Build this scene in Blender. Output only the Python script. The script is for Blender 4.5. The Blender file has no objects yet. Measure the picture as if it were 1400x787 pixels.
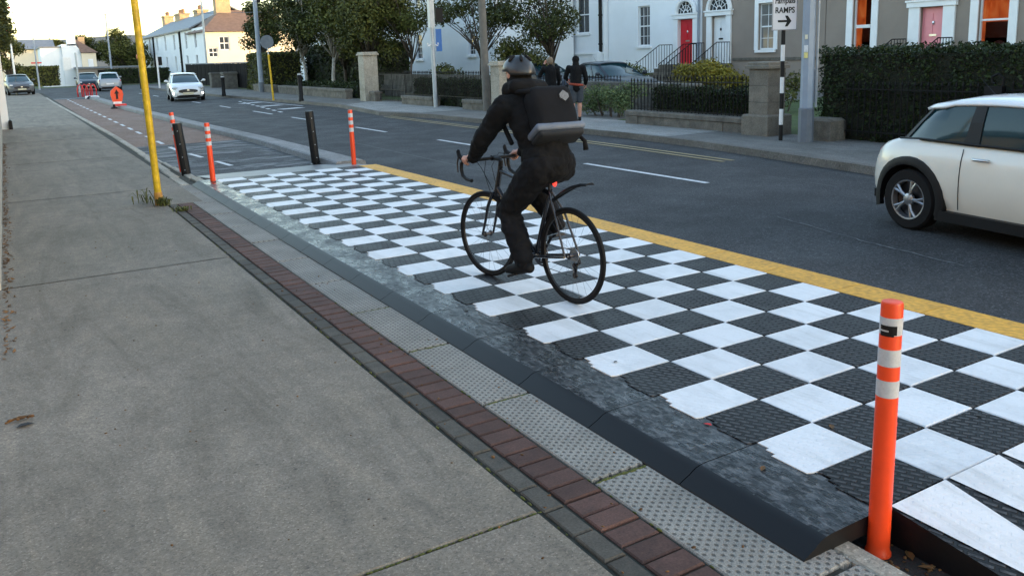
import bpy, bmesh, math, random
import numpy as np
from mathutils import Vector, Matrix, Quaternion
R = math.radians
SC = bpy.context.scene
COL = SC.collection
RNG = random.Random(7)

# ------------------------------------------------------------------ camera
cam = bpy.data.cameras.new('camera')
cam.sensor_width = 36.0
cam.sensor_fit = 'HORIZONTAL'
cam.lens = 29.35
cam.shift_y = -0.0836
cam.clip_start = 0.05
cam.clip_end = 6000
camo = bpy.data.objects.new('camera', cam)
COL.objects.link(camo)
r_ = Vector((0.85609738, -0.51598959, -0.02918932)); u_ = Vector((0.11455584, 0.13438319, 0.98428559)); f_ = Vector((0.50395856, 0.84598812, -0.17415472))
mw = Matrix((r_, u_, -f_)).transposed().to_4x4()
mw.translation = Vector((-2.70011, 0.0, 1.7448))
camo.matrix_world = mw
SC.camera = camo

# ------------------------------------------------------------------ light
SUN_EL, SUN_AZ = R(9.0), R(136)          # low evening sun, behind the houses on the right
w = bpy.data.worlds.new('World'); SC.world = w; w.use_nodes = True
nt = w.node_tree
sky = nt.nodes.new('ShaderNodeTexSky'); sky.sky_type = 'NISHITA'; sky.sun_disc = False
sky.sun_elevation = SUN_EL; sky.sun_rotation = SUN_AZ
sky.air_density = 1.0; sky.dust_density = 0.9; sky.ozone_density = 0.6
bg = nt.nodes['Background']; bg.inputs[1].default_value = 0.15
nt.links.new(sky.outputs[0], bg.inputs[0])
sl = bpy.data.lights.new('sun', 'SUN'); sl.energy = 0.9; sl.angle = R(0.5); sl.color = (1.0, 0.72, 0.42)
so = bpy.data.objects.new('sun', sl); COL.objects.link(so)
sd = Vector((math.sin(SUN_AZ)*math.cos(SUN_EL), math.cos(SUN_AZ)*math.cos(SUN_EL), math.sin(SUN_EL)))
so.rotation_euler = sd.to_track_quat('Z', 'Y').to_euler()
SC.view_settings.view_transform = 'Standard'
SC.view_settings.look = 'None'
SC.view_settings.gamma = 1.0
SC.view_settings.exposure = 2.3
SC.view_settings.use_curve_mapping = False

# ------------------------------------------------------------------ materials
def pin(n, **k):
    for a, b in k.items():
        a = a.replace('_', ' ')
        if a in n.inputs: n.inputs[a].default_value = b
def newmat(name):
    m = bpy.data.materials.new(name); m.use_nodes = True
    return m, m.node_tree, m.node_tree.nodes['Principled BSDF']
def N(t, typ, **k):
    n = t.nodes.new(typ)
    for a, b in k.items():
        if hasattr(n, a): setattr(n, a, b)
    return n
def ramp(t, fac, stops):
    n = N(t, 'ShaderNodeValToRGB'); cr = n.color_ramp
    while len(cr.elements) > 1: cr.elements.remove(cr.elements[-1])
    cr.elements[0].position = stops[0][0]; cr.elements[0].color = (*stops[0][1], 1)
    for p, c in stops[1:]:
        e = cr.elements.new(p); e.color = (*c, 1)
    t.links.new(fac, n.inputs[0]); return n.outputs[0]
def noise(t, vec, scale, detail=4, rough=.55, dist=0):
    n = N(t, 'ShaderNodeTexNoise'); n.inputs['Scale'].default_value = scale; n.inputs['Detail'].default_value = detail
    n.inputs['Roughness'].default_value = rough; n.inputs['Distortion'].default_value = dist
    if vec is not None: t.links.new(vec, n.inputs['Vector'])
    return n.outputs['Fac']
def math_(t, op, a, b=0.0, c=None):
    n = N(t, 'ShaderNodeMath', operation=op)
    for i, v in enumerate((a, b, c)):
        if v is None: continue
        if isinstance(v, (int, float)): n.inputs[i].default_value = v
        else: t.links.new(v, n.inputs[i])
    return n.outputs[0]
def mixc(t, fac, a, b, mode='MIX'):
    n = N(t, 'ShaderNodeMix', data_type='RGBA', blend_type=mode)
    for s, v in ((n.inputs[0], fac), (n.inputs[6], a), (n.inputs[7], b)):
        if isinstance(v, (int, float)): s.default_value = v
        elif isinstance(v, tuple): s.default_value = (*v, 1)
        else: t.links.new(v, s)
    return n.outputs[2]
def bump(t, bs, h, strength=.3, dist=.01):
    n = N(t, 'ShaderNodeBump'); n.inputs['Strength'].default_value = strength; n.inputs['Distance'].default_value = dist
    t.links.new(h, n.inputs['Height'])
    t.links.new(n.outputs[0], bs.inputs['Normal'])
def wcoord(t):
    return N(t, 'ShaderNodeNewGeometry').outputs['Position']
def ocoord(t):
    return N(t, 'ShaderNodeTexCoord').outputs['Object']
def sc3(c, k): return tuple(min(1, x*k) for x in c)
def mk(name, col, rough=.6, var=.2, scale=6, bstr=0, bscale=60, bdist=.004, metal=0, spec=.5, island=0, coat=0, fine=0):
    m, t, b = newmat(name)
    v = ocoord(t)
    f = noise(t, v, scale, 5, .6)
    c = ramp(t, f, [(.25, sc3(col, 1-var)), (.75, sc3(col, 1+var))])
    if fine:
        f2 = noise(t, v, fine, 2, .5)
        c = mixc(t, 1.0, c, ramp(t, f2, [(.3, (.62,)*3), (.7, (1.0,)*3)]), 'MULTIPLY')
    if island:
        g = N(t, 'ShaderNodeNewGeometry').outputs['Random Per Island']
        c = mixc(t, 1.0, c, ramp(t, g, [(0, (1-island,)*3), (1, (1.0,)*3)]), 'MULTIPLY')
    t.links.new(c, b.inputs['Base Color'])
    pin(b, Roughness=rough, Metallic=metal, Specular_IOR_Level=spec)
    if coat: pin(b, Coat_Weight=coat, Coat_Roughness=.05)
    if bstr: bump(t, b, noise(t, v, bscale, 4, .6), bstr, bdist)
    return m
def emit(name, col, s, base=(.5,.5,.5)):
    m, t, b = newmat(name)
    pin(b, Base_Color=(*base, 1)); b.inputs['Emission Color'].default_value = (*col, 1); b.inputs['Emission Strength'].default_value = s
    return m

# ------------------------------------------------------------------ mesh builder
class MB:
    def __init__(s): s.v = []; s.f = []; s.m = []
    def add(s, vs, fs, mi=0):
        o = len(s.v); s.v += [tuple(p) for p in vs]
        for f in fs: s.f.append([i+o for i in f]); s.m.append(mi)
        return s
    def box(s, c, d, rz=0, mi=0, rot=None):
        x, y, z = (q/2 for q in d)
        P = [Vector((a*x, b*y, e*z)) for e in (-1, 1) for a, b in ((-1,-1),(1,-1),(1,1),(-1,1))]
        M_ = rot if rot is not None else Matrix.Rotation(rz, 3, 'Z')
        P = [M_ @ p + Vector(c) for p in P]
        return s.add(P, [(3,2,1,0),(4,5,6,7),(0,1,5,4),(1,2,6,5),(2,3,7,6),(3,0,4,7)], mi)
    def bb(s, x0, x1, y0, y1, z0, z1, mi=0):
        return s.box(((x0+x1)/2, (y0+y1)/2, (z0+z1)/2), (abs(x1-x0), abs(y1-y0), abs(z1-z0)), 0, mi)
    def bev(s, x0, x1, y0, y1, z0, z1, e=.006, mi=0):     # box with a chamfered top
        a = [(x0,y0),(x1,y0),(x1,y1),(x0,y1)]; b = [(x0+e,y0+e),(x1-e,y0+e),(x1-e,y1-e),(x0+e,y1-e)]
        P = [(x,y,z0) for x,y in a]+[(x,y,z1-e) for x,y in a]+[(x,y,z1) for x,y in b]
        F = [(3,2,1,0),(8,9,10,11)]
        for i in range(4):
            j = (i+1) % 4
            F += [(i,j,4+j,4+i),(4+i,4+j,8+j,8+i)]
        return s.add(P, F, mi)
    def prism(s, poly, z0, z1, mi=0):                     # poly in xy, ccw
        n = len(poly)
        P = [(x,y,z0) for x,y in poly]+[(x,y,z1) for x,y in poly]
        return s.add(P, [tuple(range(n-1,-1,-1)), tuple(range(n,2*n))]+[(i,(i+1)%n,n+(i+1)%n,n+i) for i in range(n)], mi)
    def extr(s, poly, axis, a, b, mi=0):                  # poly in the two other axes, extruded along axis
        n = len(poly)
        def p(q, t):
            return (t, q[0], q[1]) if axis == 'x' else ((q[0], t, q[1]) if axis == 'y' else (q[0], q[1], t))
        P = [p(q, a) for q in poly]+[p(q, b) for q in poly]
        return s.add(P, [tuple(range(n-1,-1,-1)), tuple(range(n,2*n))]+[(i,(i+1)%n,n+(i+1)%n,n+i) for i in range(n)], mi)
    def tube(s, pts, rad, n=8, mi=0, cap=True, closed=False):
        pts = [Vector(p) for p in pts]; k = len(pts)
        rad = rad if isinstance(rad, (list, tuple)) else [rad]*k
        o = len(s.v); prev = None
        for i, p in enumerate(pts):
            if closed: d = pts[(i+1) % k]-pts[i-1]
            else: d = pts[min(i+1, k-1)]-pts[max(i-1, 0)]
            d.normalize()
            if prev is None:
                a = d.orthogonal().normalized()
            else:
                a = (prev-d*prev.dot(d)).normalized()
            prev = a; b = d.cross(a)
            for j in range(n):
                t = 2*math.pi*j/n
                s.v.append(tuple(p+(a*math.cos(t)+b*math.sin(t))*rad[i]))
        for i in range(k if closed else k-1):
            i2 = (i+1) % k
            for j in range(n):
                j2 = (j+1) % n
                s.f.append([o+i*n+j, o+i*n+j2, o+i2*n+j2, o+i2*n+j]); s.m.append(mi)
        if cap and not closed:
            s.f.append([o+j for j in range(n-1,-1,-1)]); s.m.append(mi)
            s.f.append([o+(k-1)*n+j for j in range(n)]); s.m.append(mi)
        return s
    def cyl(s, p0, p1, r0, r1=None, n=16, mi=0): return s.tube([p0, p1], [r0, r0 if r1 is None else r1], n, mi)
    def lathe(s, prof, c=(0,0,0), n=20, mi=0, axis='z'):
        o = len(s.v); k = len(prof)
        for r, h in prof:
            for j in range(n):
                t = 2*math.pi*j/n; a, b = r*math.cos(t), r*math.sin(t)
                p = (a, b, h) if axis == 'z' else ((h, a, b) if axis == 'x' else (b, h, a))
                s.v.append((p[0]+c[0], p[1]+c[1], p[2]+c[2]))
        for i in range(k-1):
            for j in range(n):
                s.f.append([o+i*n+j, o+i*n+(j+1)%n, o+(i+1)*n+(j+1)%n, o+(i+1)*n+j]); s.m.append(mi)
        if prof[0][0] > .0015 and prof[-1][0] > .0015:
            for j in range(n): s.f.append([o+(k-1)*n+j, o+(k-1)*n+(j+1)%n, o+(j+1)%n, o+j]); s.m.append(mi)
        else:
            s.f.append([o+j for j in range(n-1,-1,-1)]); s.m.append(mi)
            s.f.append([o+(k-1)*n+j for j in range(n)]); s.m.append(mi)
        return s
    def ell(s, c, r, n=12, mi=0, rot=None):
        o = len(s.v); c = Vector(c); h = n//2
        for i in range(h+1):
            ph = math.pi*i/h
            for j in range(n):
                t = 2*math.pi*j/n
                p = Vector((r[0]*math.sin(ph)*math.cos(t), r[1]*math.sin(ph)*math.sin(t), r[2]*math.cos(ph)))
                if rot is not None: p = rot @ p
                s.v.append(tuple(p+c))
        for i in range(h):
            for j in range(n):
                s.f.append([o+i*n+j, o+(i+1)*n+j, o+(i+1)*n+(j+1)%n, o+i*n+(j+1)%n]); s.m.append(mi)
        return s
    def build(s, name, mats, parent=None, smooth=False, merge=False):
        me = bpy.data.meshes.new(name)
        me.from_pydata(s.v, [], s.f)
        for m in (mats if isinstance(mats, (list, tuple)) else [mats]): me.materials.append(m)
        me.polygons.foreach_set('material_index', s.m)
        if smooth:
            me.polygons.foreach_set('use_smooth', [True]*len(me.polygons))
        if merge:
            bm = bmesh.new(); bm.from_mesh(me); bmesh.ops.remove_doubles(bm, verts=bm.verts, dist=1e-5)
            bmesh.ops.recalc_face_normals(bm, faces=bm.faces); bm.to_mesh(me); bm.free()
        me.update()
        if smooth and smooth != 1:
            try: me.set_sharp_from_angle(angle=R(smooth))
            except Exception: pass
        o = bpy.data.objects.new(name, me); COL.objects.link(o)
        if parent is not None: o.parent = parent
        return o
def tag(o, label, cat, group=None):
    o['label'] = label; o['category'] = cat
    if group: o['group'] = group
    return o
def thing(name, label, cat, loc=(0,0,0), rz=0, group=None):
    o = bpy.data.objects.new(name, None); COL.objects.link(o)
    o.location = loc; o.rotation_euler = (0, 0, rz); o.empty_display_size = .2
    return tag(o, label, cat, group)
def struct(o): o['kind'] = 'structure'; return o
def stuff(o): o['kind'] = 'stuff'; return o
def copy_tree(o, parent=None):
    c = o.copy(); COL.objects.link(c)
    if parent is not None: c.parent = parent
    for ch in list(o.children): copy_tree(ch, c)
    return c
ZF, ZR, ZFF = -.066, -.154, -.03       # near footpath, road, far footpath (the platform top is z = 0)

# ------------------------------------------------------------------ material set
MAT = {}
MAT['tilewhite'] = None
def speck(t, v, s1, s2):
    a = []
    for s in (s1, s2):
        n = N(t, 'ShaderNodeTexVoronoi'); n.inputs['Scale'].default_value = s; t.links.new(v, n.inputs['Vector'])
        q = N(t, 'ShaderNodeSeparateColor'); t.links.new(n.outputs['Color'], q.inputs[0]); a.append(q.outputs[0])
    return math_(t, 'ADD', math_(t, 'MULTIPLY', a[0], .6), math_(t, 'MULTIPLY', a[1], .4))
def m_asphalt(name, base, stain=.35, smear=False):
    m, t, b = newmat(name); v = wcoord(t)
    f = speck(t, v, 62, 150)
    c = ramp(t, f, [(0, sc3(base, .35)), (.35, sc3(base, .75)), (.7, sc3(base, 1.25)), (.9, sc3(base, 2.2)), (1, sc3(base, 4.2))])
    big = noise(t, v, .55, 5, .65, .6)
    c = mixc(t, 1.0, c, ramp(t, big, [(.3, (1-stain,)*3), (.7, (1.0,)*3)]), 'MULTIPLY')
    if smear:
        mp = N(t, 'ShaderNodeMapping'); mp.inputs['Scale'].default_value = (.9, 2.6, 1); mp.inputs['Rotation'].default_value = (0, 0, R(14)); t.links.new(v, mp.inputs[0])
        k = ramp(t, noise(t, mp.outputs[0], .9, 6, .7, .8), [(.50, (0,)*3), (.66, (.75,)*3)])
        c = mixc(t, k, c, (.30, .305, .31))
    t.links.new(c, b.inputs['Base Color'])
    t.links.new(ramp(t, noise(t, v, 1.3, 4), [(.3, (.62,)*3), (.7, (.85,)*3)]), b.inputs['Roughness'])
    bump(t, b, f, .7, .008); pin(b, Specular_IOR_Level=.28); return m
MAT['asphalt'] = m_asphalt('asphalt', (.052, .053, .056), .45)
MAT['brown'] = m_asphalt('brown_surfacing', (.20, .125, .095), .2)
MAT['darkpatch'] = m_asphalt('wet_asphalt', (.055, .058, .064), .45, True)
def m_concrete(name, base, fine=220, damp=.25):
    m, t, b = newmat(name); v = wcoord(t)
    f = speck(t, v, fine*.6, fine*1.3)
    c = ramp(t, f, [(0, sc3(base, .5)), (.25, sc3(base, .86)), (.6, sc3(base, 1.06)), (.85, sc3(base, 1.28)), (1, sc3(base, 2.0))])
    sp = noise(t, v, 16, 2, .5)
    c = mixc(t, 1.0, c, ramp(t, sp, [(.22, (.45,)*3), (.30, (1.0,)*3)]), 'MULTIPLY')
    long = N(t, 'ShaderNodeMapping'); long.inputs['Scale'].default_value = (2.2, .35, 1); t.links.new(v, long.inputs[0])
    c = mixc(t, 1.0, c, ramp(t, noise(t, long.outputs[0], 1.4, 5, .7, 1.2), [(.34, (.78, .77, .74)), (.5, (1.0,)*3), (.66, (1.16, 1.14, 1.1))]), 'MULTIPLY')
    big = noise(t, v, .7, 6, .62, .4)
    c = mixc(t, 1.0, c, ramp(t, big, [(.3, (1-damp, 1-damp, 1-damp*1.1)), (.68, (1.0,)*3)]), 'MULTIPLY')
    mid = noise(t, v, 9, 4, .6)
    c = mixc(t, 1.0, c, ramp(t, mid, [(.35, (.86,)*3), (.6, (1.0,)*3)]), 'MULTIPLY')
    t.links.new(c, b.inputs['Base Color']); pin(b, Roughness=.82)
    bump(t, b, f, .5, .004); return m
MAT['concrete'] = m_concrete('footpath_concrete', (.22, .188, .15), 190, .28)
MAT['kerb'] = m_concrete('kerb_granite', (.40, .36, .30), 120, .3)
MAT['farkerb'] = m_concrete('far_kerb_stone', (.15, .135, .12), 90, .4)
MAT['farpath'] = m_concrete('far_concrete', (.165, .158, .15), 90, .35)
MAT['paleslab'] = m_concrete('pale_slab', (.28, .275, .265), 90, .25)
MAT['sep'] = m_concrete('separator_concrete', (.25, .25, .255), 90, .3)
MAT['joint'] = mk('joint_dirt', (.03, .03, .022), .95, .5, 14, .5, 90)
MAT['moss'] = mk('moss', (.085, .095, .02), .95, .5, 40, .8, 120, .01)
MAT['redbrick'] = mk('red_brick', (.125, .063, .049), .85, .3, 9, .5, 130, .003, island=.42, fine=110)
MAT['greybrick'] = mk('grey_brick', (.105, .094, .075), .85, .3, 9, .5, 130, .003, island=.4, fine=110)
MAT['soil'] = mk('dark_soil', (.022, .018, .014), .95, .6, 10, .8, 60, .02)
MAT['paint'] = mk('road_paint', (.66, .67, .69), .6, .2, 5, .4, 160, .003, fine=60)
MAT['yellowline'] = mk('yellow_line', (.34, .26, .12), .6, .2, 5, .4, 160, .003, fine=50)
MAT['white_wall'] = mk('white_render', (.78, .81, .86), .75, .07, .5, .25, 40, .004)
MAT['white_trim'] = mk('white_gloss_trim', (.78, .80, .83), .45, .05, 3)
MAT['grey_wall'] = mk('grey_render', (.255, .212, .182), .85, .12, .8, .3, 50, .004)
MAT['stone'] = mk('granite_block', (.165, .148, .125), .9, .45, 5, .6, 40, .008, island=.25, fine=45)
MAT['rubble'] = mk('rubble_stone', (.12, .112, .098), .9, .4, 4, .8, 18, .02, island=.45)
MAT['iron'] = mk('black_iron', (.004, .004, .005), .55, .3, 20, spec=.25)
MAT['slate'] = mk('roof_slate', (.17, .185, .21), .6, .25, 3, .5, 12, .02)
MAT['browntile'] = mk('brown_roof_tile', (.17, .11, .085), .8, .25, 3, .5, 12, .02)
MAT['chim'] = mk('chimney_brick', (.42, .30, .18), .85, .25, 3, .4, 20, .01)
MAT['pot'] = mk('clay_pot', (.42, .22, .12), .8, .2, 5)
MAT['cream'] = mk('cream_render', (.74, .66, .52), .8, .06, 1, .2, 30)
MAT['glass'] = mk('window_glass', (.035, .04, .045), .06, .2, 2, spec=.8)
MAT['black_plastic'] = mk('black_plastic', (.006, .0065, .008), .5, .3, 10, .15, 60, spec=.3)
MAT['rubber'] = mk('tyre_rubber', (.006, .006, .007), .75, .3, 20, spec=.25)
MAT['chrome'] = mk('bare_metal', (.55, .56, .58), .28, .1, 10, metal=1)
MAT['darkmetal'] = mk('dark_metal', (.09, .09, .1), .35, .2, 10, metal=1)
MAT['galv'] = mk('galvanised_steel', (.42, .45, .48), .5, .12, 8, metal=.4)
MAT['orange'] = mk('orange_plastic', (.80, .062, .012), .38, .08, 12)
MAT['reflect'] = mk('reflective_band', (.50, .52, .55), .35, .12, 90)
MAT['yellow_paint'] = mk('yellow_pole_paint', (.66, .42, .012), .4, .18, 9, .15, 30, fine=14)
MAT['columngrey'] = mk('column_grey_paint', (.265, .315, .39), .45, .12, 3, .1, 30)
MAT['columnbase'] = mk('column_base_paint', (.13, .15, .18), .5, .15, 5)
MAT['wood'] = mk('weathered_wood', (.15, .138, .122), .85, .25, 4, .4, 30)
MAT['red_gloss'] = mk('red_door_paint', (.58, .015, .03), .3, .08, 3)
MAT['pink_gloss'] = mk('pink_door_paint', (.78, .27, .31), .4, .05, 3)
MAT['black_cloth'] = mk('black_cloth', (.0075, .0078, .009), .9, .3, 7, .5, 300, .002, spec=.18)
MAT['navy_cloth'] = mk('charcoal_cloth', (.008, .0085, .0105), .9, .3, 7, .5, 260, .002, spec=.18)
MAT['denim'] = mk('dark_denim', (.05, .06, .075), .9, .25, 9, .4, 200, .002)
MAT['skin'] = mk('skin', (.52, .27, .20), .55, .1, 12)
MAT['hair'] = mk('hair', (.16, .12, .08), .6, .4, 40)
MAT['red'] = mk('red_plastic', (.6, .03, .03), .4, .1, 6)
MAT['white_plastic'] = mk('white_plastic', (.75, .75, .76), .4, .08, 6)
MAT['bluesign'] = mk('blue_sign', (.02, .12, .38), .4, .1, 4)
MAT['grass'] = mk('grass', (.055, .085, .022), .95, .4, 2, .6, 60, .02)
MAT['hill'] = mk('hill', (.10, .105, .10), 1, .25, .006)
def m_leaf(name, a, b_, rough=.55):
    m, t, b = newmat(name)
    g = N(t, 'ShaderNodeNewGeometry').outputs['Random Per Island']
    c = ramp(t, g, [(0, a), (.55, tuple((x+y)/2 for x, y in zip(a, b_))), (1, b_)])
    t.links.new(c, b.inputs['Base Color']); pin(b, Roughness=rough, Specular_IOR_Level=.18)
    b.inputs['Subsurface Weight'].default_value = 0
    return m
MAT['leaf_dark'] = m_leaf('leaf_dark', (.02, .027, .008), (.066, .078, .019))
MAT['leaf_mid'] = m_leaf('leaf_mid', (.038, .05, .012), (.115, .125, .03))
MAT['leaf_olive'] = m_leaf('leaf_olive', (.034, .044, .012), (.12, .125, .032))
MAT['leaf_gold'] = m_leaf('leaf_gold', (.10, .09, .012), (.26, .22, .03))
MAT['leaf_pale'] = m_leaf('leaf_pale', (.05, .085, .03), (.15, .19, .08))
MAT['leaf_hedge'] = m_leaf('leaf_hedge', (.008, .015, .005), (.032, .05, .012))
MAT['leaf_dry'] = m_leaf('leaf_dry', (.06, .03, .012), (.20, .10, .035))
MAT['bark'] = mk('bark', (.075, .06, .048), .9, .4, 14, .8, 40, .01)
MAT['birch_bark'] = mk('birch_bark', (.34, .32, .29), .8, .5, 9, .4, 30, .005)
# ================================================================== ground
def strip(name, pts, z, mat, sub=None):                   # flat polygon sheet
    mb = MB(); mb.add([(x, y, z) for x, y in pts], [tuple(range(len(pts)))])
    return struct(mb.build(name, mat))
def ribbon(name, left, right, z, mat):
    mb = MB(); P = []; F = []
    for (a, b) in zip(left, right): P += [(a[0], a[1], z), (b[0], b[1], z)]
    for i in range(len(left)-1): F.append((2*i, 2*i+1, 2*i+3, 2*i+2))
    mb.add(P, F); return struct(mb.build(name, mat))
mb = MB(); mb.add([(-2500,-400,-.30),(2500,-400,-.30),(2500,3500,-.30),(-2500,3500,-.30)], [(0,1,2,3)])
struct(mb.build('ground', MAT['grass']))
# carriageway
SEP = [(2.12, 14.2), (2.2, 20), (1.95, 27), (1.64, 40), (1.56, 58)]
FK = [(8.3,-30),(8.0,4),(8.04,7.66),(8.43,10.0),(8.74,11.9),(8.89,14.4),(8.72,20.4),(8.62,23.8),(8.0,26.6),(8.69,32.6),(8.4,38.4),(7.62,49.3),(7.3,60),(7.2,78)]
strip('road', [(.0,-40),(8.6,-40),(8.9,4),(9.3,20),(9.1,40),(7.9,60),(40,80),(40,92),(-40,92),(-40,78),(-.5,70),(.05,30),(.05,13)], ZR, MAT['asphalt'])
strip('cycle_lane', [(-.34,21.4),(2.2,21.4),(1.95,27),(1.64,40),(1.58,56),(-.30,58),(-.52,51),(-.32,26)], ZR+.004, MAT['brown'])
strip('cycle_lane_patch', [(-.34,-3),(2.6,-3),(2.6,13.5),(2.2,15),(2.2,21.4),(-.34,21.4)], ZR+.003, MAT['darkpatch'])
# near footpath in slabs with joints
mb = MB()
ys = [-3.0, 2.62, 8.02, 13.3, 18.6, 24.2, 30, 36, 42, 48, 54, 60, 66, 72]
for i, (a, b) in enumerate(zip(ys[:-1], ys[1:])):
    xr = -1.062 if b < 12 else (-.60 if a > 12 else -1.062)
    if a < 12 < b:
        mb.bev(-3.2, -1.058, a+.008, 11.6, -.3, ZF, .004); mb.bev(-3.2, -.60, 11.6, b-.008, -.3, ZF, .004)
    else:
        mb.bev(-3.2, xr, a+(.008 if a < 3 else .016), b-(.008 if b < 3 else .016), -.3, ZF, .006)
struct(mb.build('footpath', MAT['concrete']))
mb = MB(); mb.bb(-3.3, -.36, -3, 72, -.32, ZF-.014); struct(mb.build('footpath_bed', MAT['joint']))
# brick courses
mb = MB(); y = -1.2; rg = random.Random(3)
while y < 11.5:
    mb.bev(-1.040, -.946, y+.005, y+.195, -.2, ZF+rg.uniform(-.004, .002), .006); y += .2
struct(mb.build('grey_brick_course', MAT['greybrick']))
mb = MB(); y = -1.2
while y < 11.5:
    mb.bev(-.930, -.746, y+.006, y+.117, -.2, ZF+rg.uniform(-.004, .002), .006); y += .123
struct(mb.build('red_brick_course', MAT['redbrick']))
# tactile kerb slabs
m, t, b = newmat('tactile_slab'); v = wcoord(t)
sx = N(t, 'ShaderNodeSeparateXYZ'); t.links.new(v, sx.inputs[0])
px = math_(t, 'MULTIPLY', sx.outputs[0], 1/.027); py = math_(t, 'MULTIPLY', sx.outputs[1], 1/.040)
row = math_(t, 'FLOOR', px); off = math_(t, 'MULTIPLY', math_(t, 'MODULO', row, 2.0), .5)
fx = math_(t, 'SUBTRACT', math_(t, 'FRACT', px), .5); fy = math_(t, 'SUBTRACT', math_(t, 'FRACT', math_(t, 'ADD', py, off)), .5)
d2 = math_(t, 'ADD', math_(t, 'MULTIPLY', math_(t, 'MULTIPLY', fx, fx), 1.0), math_(t, 'MULTIPLY', math_(t, 'MULTIPLY', fy, fy), 1.3))
dd = math_(t, 'SQRT', d2)
wear = noise(t, v, 3.0, 4)
hgt = ramp(t, dd, [(.18, (0,)*3), (.34, (1,)*3)])
spk = noise(t, v, 180, 2)
base = ramp(t, spk, [(.3, (.17, .16, .14)), (.5, (.27, .255, .225)), (.75, (.40, .38, .34))])
base = mixc(t, 1.0, base, ramp(t, wear, [(.3, (.72,)*3), (.65, (1,)*3)]), 'MULTIPLY')
c = mixc(t, 1.0, base, ramp(t, dd, [(.16, (.36,)*3), (.33, (1,)*3)]), 'MULTIPLY')
t.links.new(c, b.inputs['Base Color']); pin(b, Roughness=.85); bump(t, b, hgt, .8, .006)
MAT['tactile'] = m
mb = MB(); y = .75
while y < 13.2:
    mb.bev(-.734, -.30, y+.01, y+.955, -.25, ZF+rg.uniform(-.003, .002), .006); y += .97
mb.bev(-.734, -.30, -1.2, .74, -.25, ZF, .006)
struct(mb.build('tactile_kerb_slabs', MAT['tactile']))
# kerb stone along the tactile slabs and beyond the platform
mb = MB(); y = -1.2
while y < 13.3:
    mb.bev(-.296, -.20, y+.003, y+.9, -.3, ZF-.004, .01); y += .905
KL = [(-.46,13.4),(-.40,15.5),(-.34,19),(-.32,24),(-.36,30),(-.44,40),(-.52,51),(-.52,60)]
for (a, b) in zip(KL[:-1], KL[1:]):
    L = math.hypot(b[0]-a[0], b[1]-a[1]); k = max(1, int(L/.9))
    for i in range(k):
        q0 = (a[0]+(b[0]-a[0])*i/k, a[1]+(b[1]-a[1])*i/k); q1 = (a[0]+(b[0]-a[0])*(i+1)/k, a[1]+(b[1]-a[1])*(i+1)/k)
        mb.bev(q0[0]-.13, q0[0]+.01, q0[1]+.003, q1[1]-.003, -.3, ZF+.004, .015)
struct(mb.build('kerb', MAT['kerb']))
mb = MB()
for i in range(6): mb.bev(-.26-.01*i, -.10-.035*i, 13.6+i*.9, 14.48+i*.9, -.25, ZR+.05, .015)
struct(mb.build('channel_kerb', MAT['kerb']))
# moss in the joints
def moss_strip(mb, x0, x1, y, wd, n, rg, z=ZF):
    for i in range(n):
        x = x0+(x1-x0)*(i+rg.random())/n; s = rg.uniform(.4, 1)*wd
        mb.ell((x, y+rg.uniform(-.3, .3)*wd, z-.004), (s*1.6, s*.8, s*.45), 6)
mb = MB(); rg = random.Random(9)
for yy in (2.675, 3.645, 4.615, 5.585): moss_strip(mb, -.72, -.46, yy, .017, 34, rg)
moss_strip(mb, -.95, -2.2, 2.62, .010, 60, rg); moss_strip(mb, -2.2, -3, 2.62, .006, 14, rg)
for i in range(90):
    y = rg.uniform(.8, 11.5); s = rg.uniform(.004, .011); mb.ell((-1.052, y, ZF-.006), (s*.7, s*2, s*.6), 6)
for i in range(40):
    y = rg.uniform(.8, 6); s = rg.uniform(.004, .010); mb.ell((-.738, y, ZF-.006), (s*.7, s*2, s*.6), 6)
stuff(mb.build('moss', MAT['moss'], smooth=True))
# concrete separator between cycle lane and road
mb = MB(); prof = [(-.0, ZR-.05), (.03, ZR+.10), (.06, ZR+.12), (.40, ZR+.115), (.43, ZR+.10), (.47, ZR-.05)]
for i, (x, y) in enumerate(SEP):
    k = 1.0 if i else 1.35
    mb.v += [(x+a*k, y, z) for a, z in prof]
n = len(prof)
for i in range(len(SEP)-1):
    for j in range(n-1): mb.f.append([i*n+j, i*n+n+j, i*n+n+j+1, i*n+j+1]); mb.m.append(0)
mb.f.append(list(range(n))); mb.m.append(0); mb.f.append([(len(SEP)-1)*n+j for j in range(n-1,-1,-1)]); mb.m.append(0)
struct(mb.build('separator_kerb', MAT['sep'], smooth=20))
# far kerb and footpath
lk = FK; n = len(lk)
mb = MB()
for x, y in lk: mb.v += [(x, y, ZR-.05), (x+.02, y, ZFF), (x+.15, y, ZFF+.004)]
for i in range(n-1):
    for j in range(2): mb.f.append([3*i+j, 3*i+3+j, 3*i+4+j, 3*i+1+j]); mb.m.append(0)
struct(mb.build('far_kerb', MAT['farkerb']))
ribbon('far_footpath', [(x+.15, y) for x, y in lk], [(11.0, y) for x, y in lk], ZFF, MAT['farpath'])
strip('driveway_apron', [(8.75,24.8),(10.9,24.8),(10.9,34.0),(8.75,31.8),(8.2,27.2)], ZFF+.004, MAT['paleslab'])
strip('pale_paving', [(8.95,13.2),(10.9,13.2),(10.9,19.6),(8.9,20.6)], ZFF+.004, MAT['paleslab'])
strip('garden_ground', [(10.9,-30),(26,-30),(26,78),(10.9,78)], ZFF-.006, MAT['grass'])
strip('driveway', [(10.9,17.5),(24,20),(24,30),(10.9,33.5)], ZFF-.002, MAT['farpath'])
strip('left_ground', [(-3.1,36),(-40,36),(-40,77),(-3.1,77)], ZF-.02, MAT['farpath'])
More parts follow.
